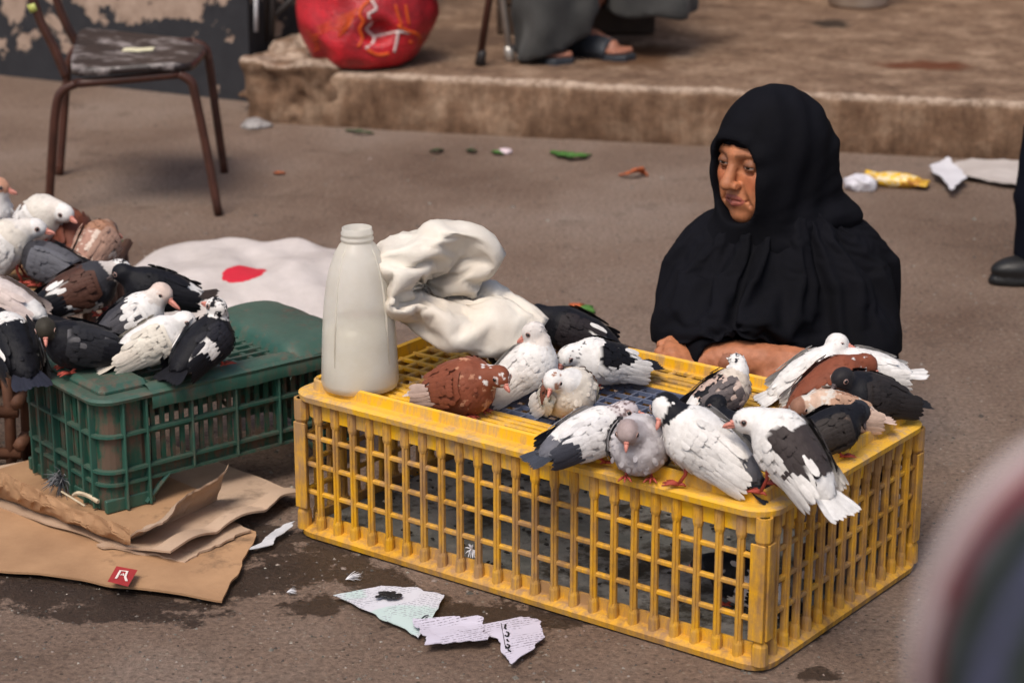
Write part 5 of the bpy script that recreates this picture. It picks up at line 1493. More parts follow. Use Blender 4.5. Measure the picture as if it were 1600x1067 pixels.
# ---- crumpled woven sack on the crate
def weave_mat(name, c1, c2, sc=420):
    m, n, l, p = new_mat(name)
    a = _noise(n, l, 8, 6, .65); rp = _ramp(n, l, a.outputs[0], [(.3, c2), (.65, c1)])
    l.new(rp.outputs[0], p.inputs['Base Color']); p.inputs['Roughness'].default_value = .6; p.inputs['Specular IOR Level'].default_value = .25
    w1 = n.new('ShaderNodeTexWave'); w1.inputs['Scale'].default_value = sc / 1.6; w2 = n.new('ShaderNodeTexWave'); w2.inputs['Scale'].default_value = sc / 1.6; w2.bands_direction = 'Z'
    tc = n.new('ShaderNodeTexCoord')
    for w in (w1, w2): l.new(tc.outputs['Object'], w.inputs['Vector']); w.inputs['Distortion'].default_value = 1.0
    ad = n.new('ShaderNodeMath'); ad.operation = 'ADD'; l.new(w1.outputs[1], ad.inputs[0]); l.new(w2.outputs[1], ad.inputs[1])
    b2 = _noise(n, l, 60, 5, .7); ad2 = n.new('ShaderNodeMath'); ad2.operation = 'MULTIPLY_ADD'; ad2.inputs[1].default_value = .12; l.new(ad.outputs[0], ad2.inputs[0]); l.new(b2.outputs[0], ad2.inputs[2])
    _bump(n, l, p, ad2.outputs[0], .45, .003)
    return m
M_sack = weave_mat('woven_sack', (.70, .65, .57), (.58, .51, .43))
sb = G(712, 588, ZT + .004); SY = sb[1]
NR, NU = 64, 68; V = []; so = np.array([sb[0], sb[1], sb[2]])
ax_ = smooth_path([(-.03, .02, .0), (-.03, .01, .14), (-.04, 0, .27), (-.01, -.01, .37), (.075, -.02, .40), (.125, -.03, .31)], 13)
ax_ = ax_[np.round(np.linspace(0, len(ax_) - 1, NR + 1)).astype(int)]; Tn = np.gradient(ax_, axis=0); Tn /= np.linalg.norm(Tn, axis=1)[:, None]
for i in range(NR + 1):
    t = i / NR; k = min(1, .62 + t * 2.2) if t < .2 else 1.0
    yv = np.array([0, 1., 0]); xv = np.cross(yv, Tn[i]); xv /= np.linalg.norm(xv); th_ = .085 * k * (1 if t < .55 else 1 - .80 * (t - .55) / .45)
    for j in range(NU):
        a = 2 * math.pi * j / NU; c, s_ = math.cos(a), math.sin(a)
        V.append(ax_[i] + xv * (abs(c) ** .75 * np.sign(c) * (.115 if t < .5 else .115 - .04 * (t - .5)) * k) + yv * (abs(s_) ** .75 * np.sign(s_) * th_))
V = np.array(V); V += (np.stack([fbm(V, 12, s_, 2) for s_ in (1, 2, 3)], -1) - .5) * .03
V = np.concatenate([V, [[0, 0, V[:NU, 2].mean()]]]); Fc = tube_faces(NR, NU) + [((j + 1) % NU, j, len(V) - 1) for j in range(NU)]
V[:, 2] -= V[:, 2].min() - .004
V = sim_cloth(V, Fc, [(np.array([(-1, -1, 0), (1, -1, 0), (1, 1, 0), (-1, 1, 0)]), [(0, 1, 2, 3)])], 25, mass=.06, bend=.30, fric=40)
V = V * np.array([1, 1, .285 / V[:, 2].max()]) * np.array([1.02, 1, 1]) + np.array([.112, -.02, 0])
sck = empty('woven_sack', so, 0, 'crumpled white woven sack heaped up beside the plastic jug', 'sack')
SACKV = V.copy()
o = link('cloth', mesh_from('cloth', V, Fc), M_sack, sck)
md = o.modifiers.new('thick', 'SOLIDIFY'); md.thickness = .0012
rf = np.random.default_rng(4)
def onto(fn, px, py, y0, y1, nn=240):
    Q = np.array([AY(px, py, y) for y in np.linspace(y0, y1, nn)]); hit = np.nonzero(fn(Q) < 0)[0]
    return Q[hit[0]] if len(hit) else Q[nn // 2]
top = SACKV[:-1].reshape(NR + 1, NU, 3)[-1]
mb = MB()
for i in range(40):                                  # loose threads at the torn mouth
    a = top[rf.integers(0, NU)]
    mb.tube(smooth_path([a, a + (rf.uniform(-.01, .01), rf.uniform(-.008, .004), rf.uniform(-.008, .01)), a + (rf.uniform(-.02, .02), -.008, rf.uniform(-.025, .01))], 3), .0006, 4)
tag(mb.build('loose_thread', M_sack, sck), kind='stuff')

# ---- feed sack lying flat behind the green crate
fc = G(392, 462); fa = R(-6)
def fs(u, v):
    x, y = (u - .5) * .62, (v - .5) * .66
    e = (1 - abs(2 * u - 1) ** 4) * (1 - abs(2 * v - 1) ** 4)
    P = np.array([x, y, 0.])
    return (x * (1 - .04 * math.cos(v * 5)), y + .02 * math.sin(u * 7), .012 + .070 * e ** .6 * (.75 + .5 * fbm(P, 6, 3, 2)) + float(crease(P[None], 3, (5, 11), (.008, .005), 5)[0]) * e ** .3)
V, Fc = sheet(fs, 70, 70, .006)
m = weave_mat('woven_sack_flat', (.58, .52, .49), (.44, .39, .36)); n, l = m.node_tree.nodes, m.node_tree.links; p = n['Principled BSDF']
tc = n.new('ShaderNodeTexCoord'); mp = n.new('ShaderNodeMapping')
rc = G(388, 424, .09) - fc
mp.inputs['Location'].default_value = (-rc[0] / .052, -(rc[1]) / .075, 0); mp.inputs['Scale'].default_value = (1 / .052, 1 / .075, 0)
l.new(tc.outputs['Object'], mp.inputs[0]); ln = n.new('ShaderNodeVectorMath'); ln.operation = 'LENGTH'; l.new(mp.outputs[0], ln.inputs[0])
wn_ = _noise(n, l, 40, 3); ad = n.new('ShaderNodeMath'); ad.operation = 'MULTIPLY_ADD'; ad.inputs[1].default_value = .3; l.new(wn_.outputs[0], ad.inputs[0]); l.new(ln.outputs['Value'], ad.inputs[2])
rp = _ramp(n, l, ad.outputs[0], [(.0, (1, 1, 1)), (1.0, (0, 0, 0))]); rp.color_ramp.interpolation = 'CONSTANT'; rp.color_ramp.elements[1].position = .999
src = p.inputs['Base Color'].links[0].from_socket
sc_ = n.new('ShaderNodeMath'); sc_.operation = 'MULTIPLY'; sc_.inputs[1].default_value = .87; l.new(ad.outputs[0], sc_.inputs[0]); l.new(sc_.outputs[0], rp.inputs[0])
l.new(_mix(n, l, rp.outputs[0], src, (.55, .02, .04)), p.inputs['Base Color'])
fsk = empty('feed_sack', (fc[0], fc[1], .0), fa, 'white woven feed sack with a red disc lying behind the green crate', 'sack')
link('cloth', mesh_from('cloth', V, Fc), m, fsk)
mb = MB()
for i in range(70):
    u = rf.uniform(0, 1); a = np.array(fs(u, 1.0)); q = a + np.array([rf.normal(0, .01), rf.uniform(.004, .022), rf.uniform(-.004, .018)])
    mb.tube([a, (a + q) / 2 + rf.normal(0, .003, 3), q], .0007, 4)
for i in range(30):
    v = rf.uniform(.5, 1); a = np.array(fs(0.0, v)); q = a + np.array([-rf.uniform(.004, .02), rf.normal(0, .01), rf.uniform(0, .014)])
    mb.tube([a, (a + q) / 2 + rf.normal(0, .003, 3), q], .0007, 4)
tag(mb.build('frayed_edge', M_sack, fsk), kind='stuff')

# ---- flattened cardboard under the green crate
CB = pmat('cardboard', (.40, .235, .125), (.27, .15, .078), 6, .9, .35, 40, .004, dirt=(.12, .075, .045), dscale=7, dlo=.58, dhi=.72)
CBL = pmat('cardboard_inner', (.46, .33, .235), (.36, .245, .165), 6, .9, .35, 40, .004, dirt=(.16, .11, .075), dscale=7, dlo=.60, dhi=.74)
def crump(q, sc, seed, amp): return amp * (1 - 2 * abs(float(fbm(np.array(q), sc, seed, 3)) - .5) * 2)
def quad_sheet(name, corners, z, mat, label, seed, wob=.012, thick=.004, lift=None):
    c = [np.array([*G(*q)[:2], 0]) for q in corners]
    def f(u, v):
        q = (c[0] * (1 - u) + c[1] * u) * (1 - v) + (c[3] * (1 - u) + c[2] * u) * v
        edge = min(u, 1 - u, v, 1 - v)
        q = q + np.array([vnoise(np.array([u * 9, v * 9, seed]), 1, seed) - .5, vnoise(np.array([u * 9, v * 9, seed + 4.]), 1, seed + 2) - .5, 0]) * .014 * (edge < .04)
        q[2] = z + wob * .4 * fbm(q, 2.5, seed, 1) + (lift(u, v) if lift else 0) + .006 + float(crease(q[None], 2, (2.2, 6), (.004, .0012), seed, .0)[0])
        return q
    V, Fc = sheet(f, 64, 44, thick)
    o0 = V.mean(0); o0[2] = 0
    o = link(name, mesh_from(name, V - o0, Fc, smooth=False), mat, loc=o0)
    return tag(o, label, 'cardboard', 'cardboard under the green crate')
lo_sheet = quad_sheet('cardboard_sheet', [(-140, 880), (350, 948), (400, 840), (120, 730)], .004, CB, 'lowest torn cardboard sheet with a red printed mark, under the green crate', 3, .014,
                      lift=lambda u, v: .03 * max(0, .22 - u) )
quad_sheet('cardboard_sheet', [(-110, 770), (268, 897), (470, 788), (215, 690)], .012, CBL, 'wide brown cardboard sheet whose torn corner reaches the yellow crate', 5, .016,
           lift=lambda u, v: .022 * max(0, u - .75) * 4 * (1 - v) + .012 * abs(math.sin(v * 9)) * (u > .93))
quad_sheet('cardboard_sheet', [(150, 868), (290, 890), (392, 842), (300, 818)], .010, CBL, 'small pale flap of cardboard wedged between the larger sheets', 9, .012)
# the top box: base with two walls turned up round the crate's corner
tb = empty('cardboard_box', G(195, 866), 0, 'flattened brown carton with edges turned up around the green crate', 'cardboard', 'cardboard under the green crate')
to = np.array(tb.location)
q0, q1, q2 = G(-60, 772), G(196, 868), G(340, 800)
q3 = G(140, 712)
def basef(u, v):
    q = (q1 * (1 - u) + q2 * u) * (1 - v) + (q0 * (1 - u) + q3 * u) * v
    return np.array([q[0], q[1], .027 + .003 * fbm(q, 8, 2, 2)]) - to
V, Fc = sheet(basef, 14, 20, .003); link('base', mesh_from('base', V, Fc, smooth=False), CB, tb)
def wallA(u, v):                                       # towards the viewer, along the crate's end
    q = q0 * (1 - u) + q1 * u; nrm = np.array([.35, -.93, 0])
    h = .052 * v * (1 + .2 * math.sin(u * 6)); out = .034 * v + .020 * math.sin(v * 3.1) + .006 * math.sin(u * 21) * v + crump((u * .4, v * .06, 0), 22, 3, .018) * min(1, v * 3)
    return np.array([q[0], q[1], .026 + h]) + nrm * out + np.array([0, 0, .006 * (fbm(np.array([u * 7, v, 0]), 2, 3, 2) - .5)]) - to
V, Fc = sheet(wallA, 90, 14, .004); link('turned_up_wall', mesh_from('turned_up_wall', V, Fc, smooth=False), CB, tb)
def wallB(u, v):
    q = q1 * (1 - u) + q2 * u; nrm = np.array([.62, -.78, 0]); k = u ** 1.5
    h = (.042 + .040 * k) * v - .02 * (1 - u) * v * 0; out = (.055 - .02 * k) * v * v + .012 * math.sin(u * 9) * v + crump((u * .3, v * .06, 2), 22, 5, .010) * min(1, v * 3)
    return np.array([q[0], q[1], .026 + h]) + nrm * out + np.array([0, 0, .008 * (fbm(np.array([u * 6, v, 3]), 2, 6, 2) - .5)]) - to
V, Fc = sheet(wallB, 70, 14, .004); link('turned_up_wall', mesh_from('turned_up_wall', V, Fc, smooth=False), CBL, tb)
# red printed mark with a white sign
M_red = pmat('red_print', (.34, .030, .03), (.26, .02, .022), 30, .8, .1, 60, .002)
M_whitep = pmat('white_print', (.75, .66, .6), (.65, .55, .5), 30, .8, .1, 60, .002)
zr = .030
cr = [G(x, y, zr) for x, y in ((168, 908), (200, 916), (215, 890), (182, 884))]
o0 = np.array(lo_sheet.location)
V, Fc = sheet(lambda u, v: (cr[0] * (1 - u) + cr[1] * u) * (1 - v) + (cr[3] * (1 - u) + cr[2] * u) * v - o0, 4, 4)
link('printed_mark', mesh_from('printed_mark', V, Fc), M_red, lo_sheet)
def onmark(u, v): return (cr[0] * (1 - u) + cr[1] * u) * (1 - v) + (cr[3] * (1 - u) + cr[2] * u) * v - o0 + np.array([0, 0, .0012])
mb = MB(); mb.tube([onmark(*t) for t in ((.30, .25), (.30, .75), (.62, .78), (.66, .45), (.82, .25))], .0022, 5, flat=.3); mb.tube([onmark(*t) for t in ((.42, .5), (.5, .62), (.55, .5))], .0016, 5, flat=.3)
mb.build('printed_sign', M_whitep, lo_sheet)
# torn white plastic between the crates
M_film = pmat('white_film', (.62, .62, .64), (.42, .42, .43), 8, .35, .3, 50, .004)
def paper(name, px_c, mat, label, cat, seed, amp=.012, nu=20, nv=14, z=.004, thick=.0012, group=None, shape=None):
    c = [G(*q) for q in px_c]
    def f(u, v):
        if shape: u, v = shape(u, v)
        q = (c[0] * (1 - u) + c[1] * u) * (1 - v) + (c[3] * (1 - u) + c[2] * u) * v
        e = (fbm(np.array([u * 4, v * 4, seed * 1.7]), 1, seed, 3) - .5) * .035
        w = max(0, .3 + float(crease(q[None], 3, (8, 20), (.12, .06), seed, .0)[0]))
        return np.array([q[0] + e, q[1] + e * .7, z + amp * (.25 + w) * (1 if amp > .004 else .5)])
    V, Fc = sheet(f, nu, nv, thick); o0 = V.mean(0); o0[2] = 0
    o = link(name, mesh_from(name, V - o0, Fc, smooth=False), mat, loc=o0)
    if label: tag(o, label, cat, group)
    return o
paper('plastic_scrap', [(388, 868), (420, 862), (462, 826), (430, 838)], M_film, 'torn strip of white plastic between cardboard and yellow crate', 'plastic scrap', 4, .018)
# soiled straw and feather tuft poking from the broken end of the green crate
tuft_p = gQ + gv * .15 - gu * .006; tuft_p[2] = GZ + .028
tf = MB()
for i in range(90):
    d = np.array([rf.normal(-.5, .5), rf.normal(-.7, .5), rf.normal(.2, .5)]); d /= np.linalg.norm(d); ll = rf.uniform(.015, .045)
    tf.tube([tuft_p * 0, d * ll * .6 + rf.normal(0, .003, 3), d * ll + np.array([0, 0, -.008])], [.0012, .0009, .0003], 4, col=(.06, .065, .075) if i % 3 else (.2, .2, .21))
o = tf.build('feather_tuft', M_attr_rough, loc=tuft_p, cols=True); tag(o, 'tuft of dark downy feathers poking from the broken end of the green crate', 'feathers')
mb = MB(); e0 = G(118, 768, GZ + .02) - np.array([0, .02, 0])
mb.tube(smooth_path([(0, 0, 0), (.012, -.012, .01), (.03, -.012, .004), (.05, -.03, .0)]), .004, 6); mb.tube([(-.02, -.005, .01), (.03, -.05, .0)], .002, 5)
tag(mb.build('straw_bits', pmat('pale_straw', (.55, .46, .33), (.4, .32, .2), 20), loc=e0), 'pale straw and bone bits beside the feather tuft', 'straw')

# ---- torn newspapers on the street
def paper_mat(name, base, ink, sc, tint=None):
    m, n, l, p = new_mat(name); tc = n.new('ShaderNodeTexCoord'); mp = n.new('ShaderNodeMapping'); mp.inputs['Rotation'].default_value = (0, 0, R(-24)); l.new(tc.outputs['Object'], mp.inputs[0])
    w = n.new('ShaderNodeTexWave'); w.bands_direction = 'Y'; w.inputs['Scale'].default_value = sc; w.inputs['Distortion'].default_value = .6; w.inputs['Detail'].default_value = 3; w.inputs['Detail Scale'].default_value = 6
    l.new(mp.outputs[0], w.inputs['Vector'])
    br = _noise(n, l, 260, 2, .5, vec=mp.outputs[0]); blk = _noise(n, l, 16, 2, .5, vec=mp.outputs[0])
    a = _ramp(n, l, w.outputs[1], [(.70, (0, 0, 0)), (.78, (1, 1, 1))]); b = _ramp(n, l, br.outputs[0], [(.46, (0, 0, 0)), (.52, (1, 1, 1))]); c = _ramp(n, l, blk.outputs[0], [(.44, (0, 0, 0)), (.50, (1, 1, 1))])
    t = _mix(n, l, 1.0, a.outputs[0], b.outputs[0], 'MULTIPLY'); t = _mix(n, l, 1.0, t, c.outputs[0], 'MULTIPLY')
    bc = base
    if tint:
        tn = _noise(n, l, 7, 3, .5); tr_ = _ramp(n, l, tn.outputs[0], [(.50, (0, 0, 0)), (.54, (1, 1, 1))]); bc = _mix(n, l, tr_.outputs[0], base, tint)
    l.new(_mix(n, l, t, bc, ink), p.inputs['Base Color']); p.inputs['Roughness'].default_value = .7
    return m
PM1 = paper_mat('newsprint', (.56, .555, .60), (.22, .22, .26), 48, (.46, .56, .54)); PM2 = paper_mat('newsprint_lilac', (.52, .485, .57), (.2, .18, .22), 40)
n1 = paper('newspaper', [(524, 938), (655, 1004), (694, 938), (600, 921)], PM1, 'torn newspaper page with pale green panel lying on the wet street', 'newspaper', 6, .012, 44, 30)
n2 = paper('newspaper', [(640, 984), (668, 1022), (766, 1014), (748, 978)], PM2, 'crushed newspaper strip between two torn newspaper pieces', 'newspaper', 8, .026, 44, 24)
n3 = paper('newspaper', [(745, 988), (808, 1046), (850, 1006), (830, 972)], PM2, 'lilac newspaper scrap with black script, corner folded towards the crate', 'newspaper', 11, .016, 40, 28)
M_ink = pmat('printing_ink', (.01, .01, .012), (.01, .01, .012), 5, .6, 0)
def ink_on(o, strokes, r=.0016):
    o0 = np.array(o.location); Vv = np.array([v.co for v in o.data.vertices]) + o0
    mb = MB()
    for st in strokes:
        pts = []
        for (x, y) in st:
            q = G(x, y, .012); i = np.argmin(np.hypot(Vv[:, 0] - q[0], Vv[:, 1] - q[1])); pts.append(np.array([q[0], q[1], Vv[i, 2] + .0015]) - o0)
        mb.tube(smooth_path(pts, 3) if len(pts) > 2 else pts, r, 4, flat=.4)
    mb.build('printed_script', M_ink, o)
ink_on(n3, [[(790, 978), (789, 984), (791, 986)], [(791, 990), (795, 992), (793, 997), (789, 995)], [(792, 1001), (794, 1004)], [(792, 1008), (796, 1010), (793, 1014), (790, 1011)], [(794, 1016), (798, 1019)]])
ink_on(n3, [[(783, 976), (790, 1014)]], .0006)
ink_on(n1, [[(648, 969), (654, 968)], [(659, 966), (664, 962), (670, 961)], [(664, 966), (668, 964)]], .0011)
mb = MB(); o0 = np.array(n1.location)
for i in range(26):
    a = G(590 + rf.uniform(0, 34), 928 + rf.uniform(-3, 5), .016) - o0; mb.ball(a, (.006, .005, .002), 6, 4)
mb.build('ink_blot', M_ink, n1)
# fluff feathers
M_fluff = pmat('white_down', (.66, .65, .67), (.55, .54, .56), 20, .8, 0)
def fluff(px, py, z, s, ang, label):
    c = G(px, py, z) if z < .1 else z
    mb = MB()
    for i in range(70):
        a = R(ang) + rf.normal(0, .38); ll = s * rf.uniform(.4, 1)
        d = np.array([math.cos(a), math.sin(a), rf.uniform(.0, .5)])
        mb.tube([d * 0, d * ll * .6, d * ll + np.array([0, 0, -.003])], [s * .022, s * .02, s * .006], 4, flat=.5)
    tag(mb.build('feather', M_fluff, loc=c), label, 'feather', 'loose feathers')
fluff(540, 905, .004, .030, 20, 'white downy feather on the wet street before the newspaper')
fluff(448, 925, .004, .018, 10, 'small white feather lying alone on the wet patch')
q = cC + cex * (CL / 2 - .40 - 0) ; 
fq = G(735, 862, .10); fq = AY(737, 858, (cB + cex * (CL * .62))[1] - .012)
mb = MB()
for i in range(30):
    d = np.array([rf.normal(0, .3), -abs(rf.normal(0, .25)), rf.normal(0, 1)]); d *= .013 / np.linalg.norm(d); mb.tube([d * 0, d * .6, d + np.array([0, 0, -.002])], [.0012, .001, .0003], 4)
tag(mb.build('feather', M_fluff, loc=fq), 'wisp of white down caught on the front bars of the yellow crate', 'feather', 'loose feathers')

# ================================================================== CHAIR, BAG AND LITTER BEHIND
M_rust = pmat('rusty_brown_paint', (.070, .026, .017), (.035, .014, .010), 16, .42, .3, 90, .002, dirt=(.16, .10, .07), dscale=20, dlo=.62, dhi=.72)
M_seat = pmat('worn_black_seat', (.030, .021, .020), (.016, .012, .013), 10, .42, .4, 50, .004, dirt=(.33, .29, .28), dscale=9, dlo=.50, dhi=.64)
f1, f2, f3, f4 = G(76, 332), G(342, 337), G(351, 270), G(93, 274)
ch_o = (f1 + f2 + f3 + f4) / 4
chair = empty('chair', ch_o, 0, 'rusty brown tube chair with worn black seat standing by the painted wall', 'chair')
def ctube(pts, r=.0125, name='leg', k=6):
    mb = MB(); mb.tube(smooth_path(np.array(pts) - ch_o, k), r, 10); return mb.build(name, M_rust, chair, smooth=True)
yn, yf = (f1[1] + f2[1]) / 2, (f3[1] + f4[1]) / 2
up = lambda px, py, y: AY(px, py, y)
ctube([f1, up(82, 230, yn), up(88, 165, yn), up(98, 142, yn), up(118, 131, yn)])
ctube([f2, up(322, 230, yn), up(305, 150, yn), up(298, 128, yn), up(280, 116, yn)])
ctube([up(118, 131, yn), up(200, 124, yn), up(280, 116, yn)], name='seat_rail')
ctube([f3, up(338, 180, yf), up(326, 95, yf), up(318, 74, yf), up(300, 66, yf)])
ctube([f4, up(100, 180, yf), up(106, 110, yf), up(114, 82, yf), up(128, 74, yf)])
ctube([up(128, 74, yf), up(220, 70, yf), up(300, 66, yf)], name='seat_rail')
c00, c10, c11, c01 = up(107, 116, yn - .02), up(300, 102, yn - .02), up(326, 70, yf + .03), up(124, 48, yf + .06)
def seatf(u, v):
    q = (c00 * (1 - u) + c10 * u) * (1 - v) + (c01 * (1 - u) + c11 * u) * v
    e = max(abs(2 * u - 1), abs(2 * v - 1)); q = q.copy()
    m_ = (c00 + c10 + c11 + c01) / 4; k = 1 - .05 * (abs(2 * u - 1) ** 6) * (abs(2 * v - 1) ** 6) * 2
    q = m_ + (q - m_) * k; q[2] += .012 - .018 * max(0, u - .8) * 5 * .6 - .012 * math.exp(-((u - .5) ** 2 + (v - .5) ** 2) * 9)
    return q - ch_o
V, Fc = sheet(seatf, 30, 30, .022); link('seat', mesh_from('seat', V, Fc), M_seat, chair)
b1 = [up(104, 122, yn), up(84, 75, yn), up(62, 30, yn), up(44, -30, yn), up(30, -110, yn)]; b2 = [up(122, 70, yf), up(104, 40, yf), up(88, 0, yf), up(74, -50, yf), up(62, -120, yf)]
ctube(b1, .0125, 'back_post'); ctube(b2, .0125, 'back_post')
for t in (3, 4):
    mb = MB(); mb.tube([np.array(b1[t]) - ch_o, np.array(b2[t]) - ch_o], .010, 8); mb.build('back_rail', M_rust, chair, smooth=True)
mb = MB(); a, b = np.array(up(55, 18, yn)) - ch_o, np.array(up(50, 6, yn)) - ch_o; mb.tube([a, b], .0150, 12); mb.build('tape', pmat('yellow_green_tape', (.45, .48, .14), (.38, .40, .1), 30, .4), chair, smooth=True)
sc_p = np.array(up(208, 58, (yn + yf) / 2)); 
# torn label on the seat
V, Fc = sheet(lambda u, v: np.array([(u - .5) * .085 , (v - .5) * .05 + .012 * u, .001 * math.sin(u * 9)]), 6, 4, .002)
lz = seatf(.5, .55) + ch_o + np.array([0, 0, .0045])
o = link('paper_scrap', mesh_from('paper_scrap', V, Fc, smooth=False), pmat('cream_paper', (.66, .62, .42), (.58, .52, .36), 30), loc=lz); tag(o, 'torn cream paper scrap lying on the black chair seat', 'paper scrap')
# ---- dark metal stand on the masonry block
M_dmet = pmat('dark_metal', (.030, .025, .024), (.018, .015, .015), 16, .5, .3, 80, .002)
mo = AY(424, 74, 7.66)
st = empty('metal_stand', mo, 0, 'dark metal stand with thin legs on the broken masonry', 'stand')
def stt(pts, r): mb = MB(); mb.tube(np.array(pts) - mo, r, 8); return mb.build('leg', M_dmet, st, smooth=True)
stt([mo, AY(427, 0, 7.66), AY(428, -80, 7.66)], .011); stt([AY(408, 66, 7.72), AY(409, 0, 7.72), AY(410, -80, 7.72)], .024)
stt([AY(430, 24, 7.66), AY(462, -6, 7.70), AY(500, -40, 7.74)], .011)
mb = MB(); mb.tube([AY(400, 50, 7.62) - mo, AY(400, -20, 7.62) - mo], .007, 8); mb.build('white_strip', M_film, st, smooth=True)
# ---- red net bag
m, n, l, p = new_mat('red_net'); tc = n.new('ShaderNodeTexCoord')
a = _noise(n, l, 7, 5, .6); rp = _ramp(n, l, a.outputs[0], [(.32, (.20, .006, .010)), (.62, (.56, .014, .024))]); 
vz = n.new('ShaderNodeTexVoronoi'); vz.inputs['Scale'].default_value = 170; l.new(tc.outputs['Object'], vz.inputs['Vector'])
vr = _ramp(n, l, vz.outputs['Distance'], [(.25, (.45,) * 3), (.55, (1.15,) * 3)]); l.new(_mix(n, l, .8, rp.outputs[0], vr.outputs[0], 'MULTIPLY'), p.inputs['Base Color'])
p.inputs['Roughness'].default_value = .34; _bump(n, l, p, vz.outputs['Distance'], .6, .004); M_net = m
bo = G(576, 104, KH); BY = bo[1]
bag = empty('net_bag', bo, 0, 'full red net bag with orange strands and white cord on the step edge', 'bag')
def bag_sdf(P):
    d = s_ell(P, AY(574, 8, BY + .07), (.232, .19, .215)); d = smin(d, s_ell(P, AY(566, 64, BY + .03), (.16, .15, .11)), .08)
    d = smin(d, s_cap(P, AY(600, -120, BY + .05), AY(610, -190, BY + .05), .08, .03), .08)
    w = P + .04 * (np.stack([fbm(P, 6, s_, 2) for s_ in (1, 2, 3)], -1) - .5)
    d = d + np.abs(fbm(w, 8, 3, 2) - .5) * .055 - .008
    hole = s_ell(P, AY(590, 52, BY - .13), (.055, .06, .040)); d = smax(d, -hole, .02)
    return smax(d, KH + .006 - P[..., 2], .02)
V, Fq = nets(bag_sdf, AY(578, 40, BY) - np.array([.30, .28, .22]), AY(578, -60, BY) + np.array([.30, .30, .40]), .009)
link('net', mesh_from('net', V - bo, Fq), M_net, bag)
M_or = pmat('orange_strand', (.62, .10, .012), (.5, .06, .01), 30, .5); M_cord = pmat('white_cord', (.66, .55, .52), (.5, .38, .36), 30, .7)
def strand(pts, r, mat, name):
    Q = smooth_path([onto(bag_sdf, x, y, BY - .35, BY + .25) + np.array([0, -r * .5, 0]) - bo for x, y in pts], 4); mb = MB(); mb.tube(Q, r, 6); mb.build(name, mat, bag, smooth=True)
for k in range(7): strand([(560 - k * 2, 14 + k * 4), (530, 28 + k * 5), (500 - k, 42 + k * 6), (478 + k * 3, 48 + k * 5)], .0022, M_or, 'orange_strand')
strand([(578, 0), (566, 12), (562, 24), (568, 34), (562, 46), (566, 60), (560, 74)], .0055, M_or, 'orange_strand')
strand([(574, 78), (590, 86), (608, 84)], .0055, M_or, 'orange_strand'); strand([(618, 8), (622, 24), (628, 40)], .004, M_or, 'orange_strand'); strand([(634, 8), (636, 22), (640, 40)], .004, M_or, 'orange_strand')
strand([(622, 40), (634, 48), (652, 54), (656, 66), (640, 66)], .0055, M_or, 'orange_strand')
strand([(580, 0), (588, 14), (576, 22), (578, 30)], .0045, M_cord, 'cord'); strand([(588, 14), (580, 36), (572, 46), (582, 56), (584, 66), (572, 76)], .0050, M_cord, 'cord')
strand([(584, 58), (602, 54), (622, 50), (640, 52)], .0045, M_cord, 'cord'); strand([(622, 50), (620, 64), (616, 82)], .0048, M_cord, 'cord')
# ---- two sticks propped by the seated man
def prop(name, a, bpx, mat, tip, r, label, ext=7.0):
    a = np.array(a); b = AY(*bpx, a[1] + .02); d = b - a; mb = MB(); mb.tube([(0, 0, .02), d * ext * .5, d * ext], r, 10)
    root = empty(name, a, 0, label, 'stick'); mb.build('shaft', mat, root, smooth=True)
    mb = MB(); u = d / np.linalg.norm(d); mb.tube([u * 0, u * .035, u * .05], [r * 1.5, r * 1.35, r * 1.1], 10); mb.build('tip', tip, root, smooth=True)
prop('walking_stick', G(750, 102, KH + .004), (765, 0), M_rust, M_dmet, .0125, 'brown stick with black rubber tip standing on the concrete step', 3.4)
M_alu = pmat('aluminium', (.55, .52, .48), (.42, .39, .36), 20, .35, .1, 90, .001, metal=.6)
prop('metal_pole', G(797, 96, KH + .004), (784, 0), M_alu, M_alu, .0120, 'pale metal pole leaning across the brown stick', 3.4)
# ---- bucket
bk = empty('bucket', G(1340, 8, KH + .004), 0, 'pale plastic bucket standing at the back of the step', 'bucket')
mb = MB(); mb.lathe([(.0, .004), (.105, .0), (.112, .01), (.135, .26), (.142, .265), (.142, .275), (.131, .275), (.106, .02), (0, .018)], 32); mb.build('tub', pmat('dirty_white_plastic', (.46, .38, .31), (.34, .26, .2), 8, .6), bk, smooth=True)
mb = MB(); mb.tube([(.14 * math.cos(a), .02 - .13 * math.sin(a), .26 - .12 * math.sin(a)) for a in np.linspace(0, math.pi, 14)], .003, 6); mb.build('handle', M_alu, bk, smooth=True)
# ---- litter on the street
m, n, l, p = new_mat('wrapper_print'); a = _noise(n, l, 26, 3, .5); rp = _ramp(n, l, a.outputs[0], [(.42, (.72, .42, .02)), (.47, (.62, .55, .42)), (.53, (.74, .46, .03)), (.64, (.30, .10, .03)), (.68, (.7, .4, .02))]); l.new(rp.outputs[0], p.inputs['Base Color']); p.inputs['Roughness'].default_value = .25; M_wrap = m
wo = G(1400, 292)
def wrap_sdf(P):
    q = P - wo; A = axes((.93, -.30, 0)); q = q @ A
    d = s_ell(q, (0, 0, .020), (.075, .034, .022)); d = np.minimum(d, np.maximum(np.abs(q[..., 2] - .028 + .2 * (q[..., 0] + .07)) - .004, np.maximum(np.abs(q[..., 0] + .075) - .020, np.abs(q[..., 1]) - .042)))
    d = smin(d, np.maximum(np.abs(q[..., 2] - .016) - .003, np.maximum(np.abs(q[..., 0] - .075) - .018, np.abs(q[..., 1]) - .034)), .006)
    return d + np.abs(fbm(P, 30, 3, 2) - .5) * .012 - .002
V, Fq = nets(wrap_sdf, wo - np.array([.13, .1, .01]), wo + np.array([.13, .1, .08]), .004)
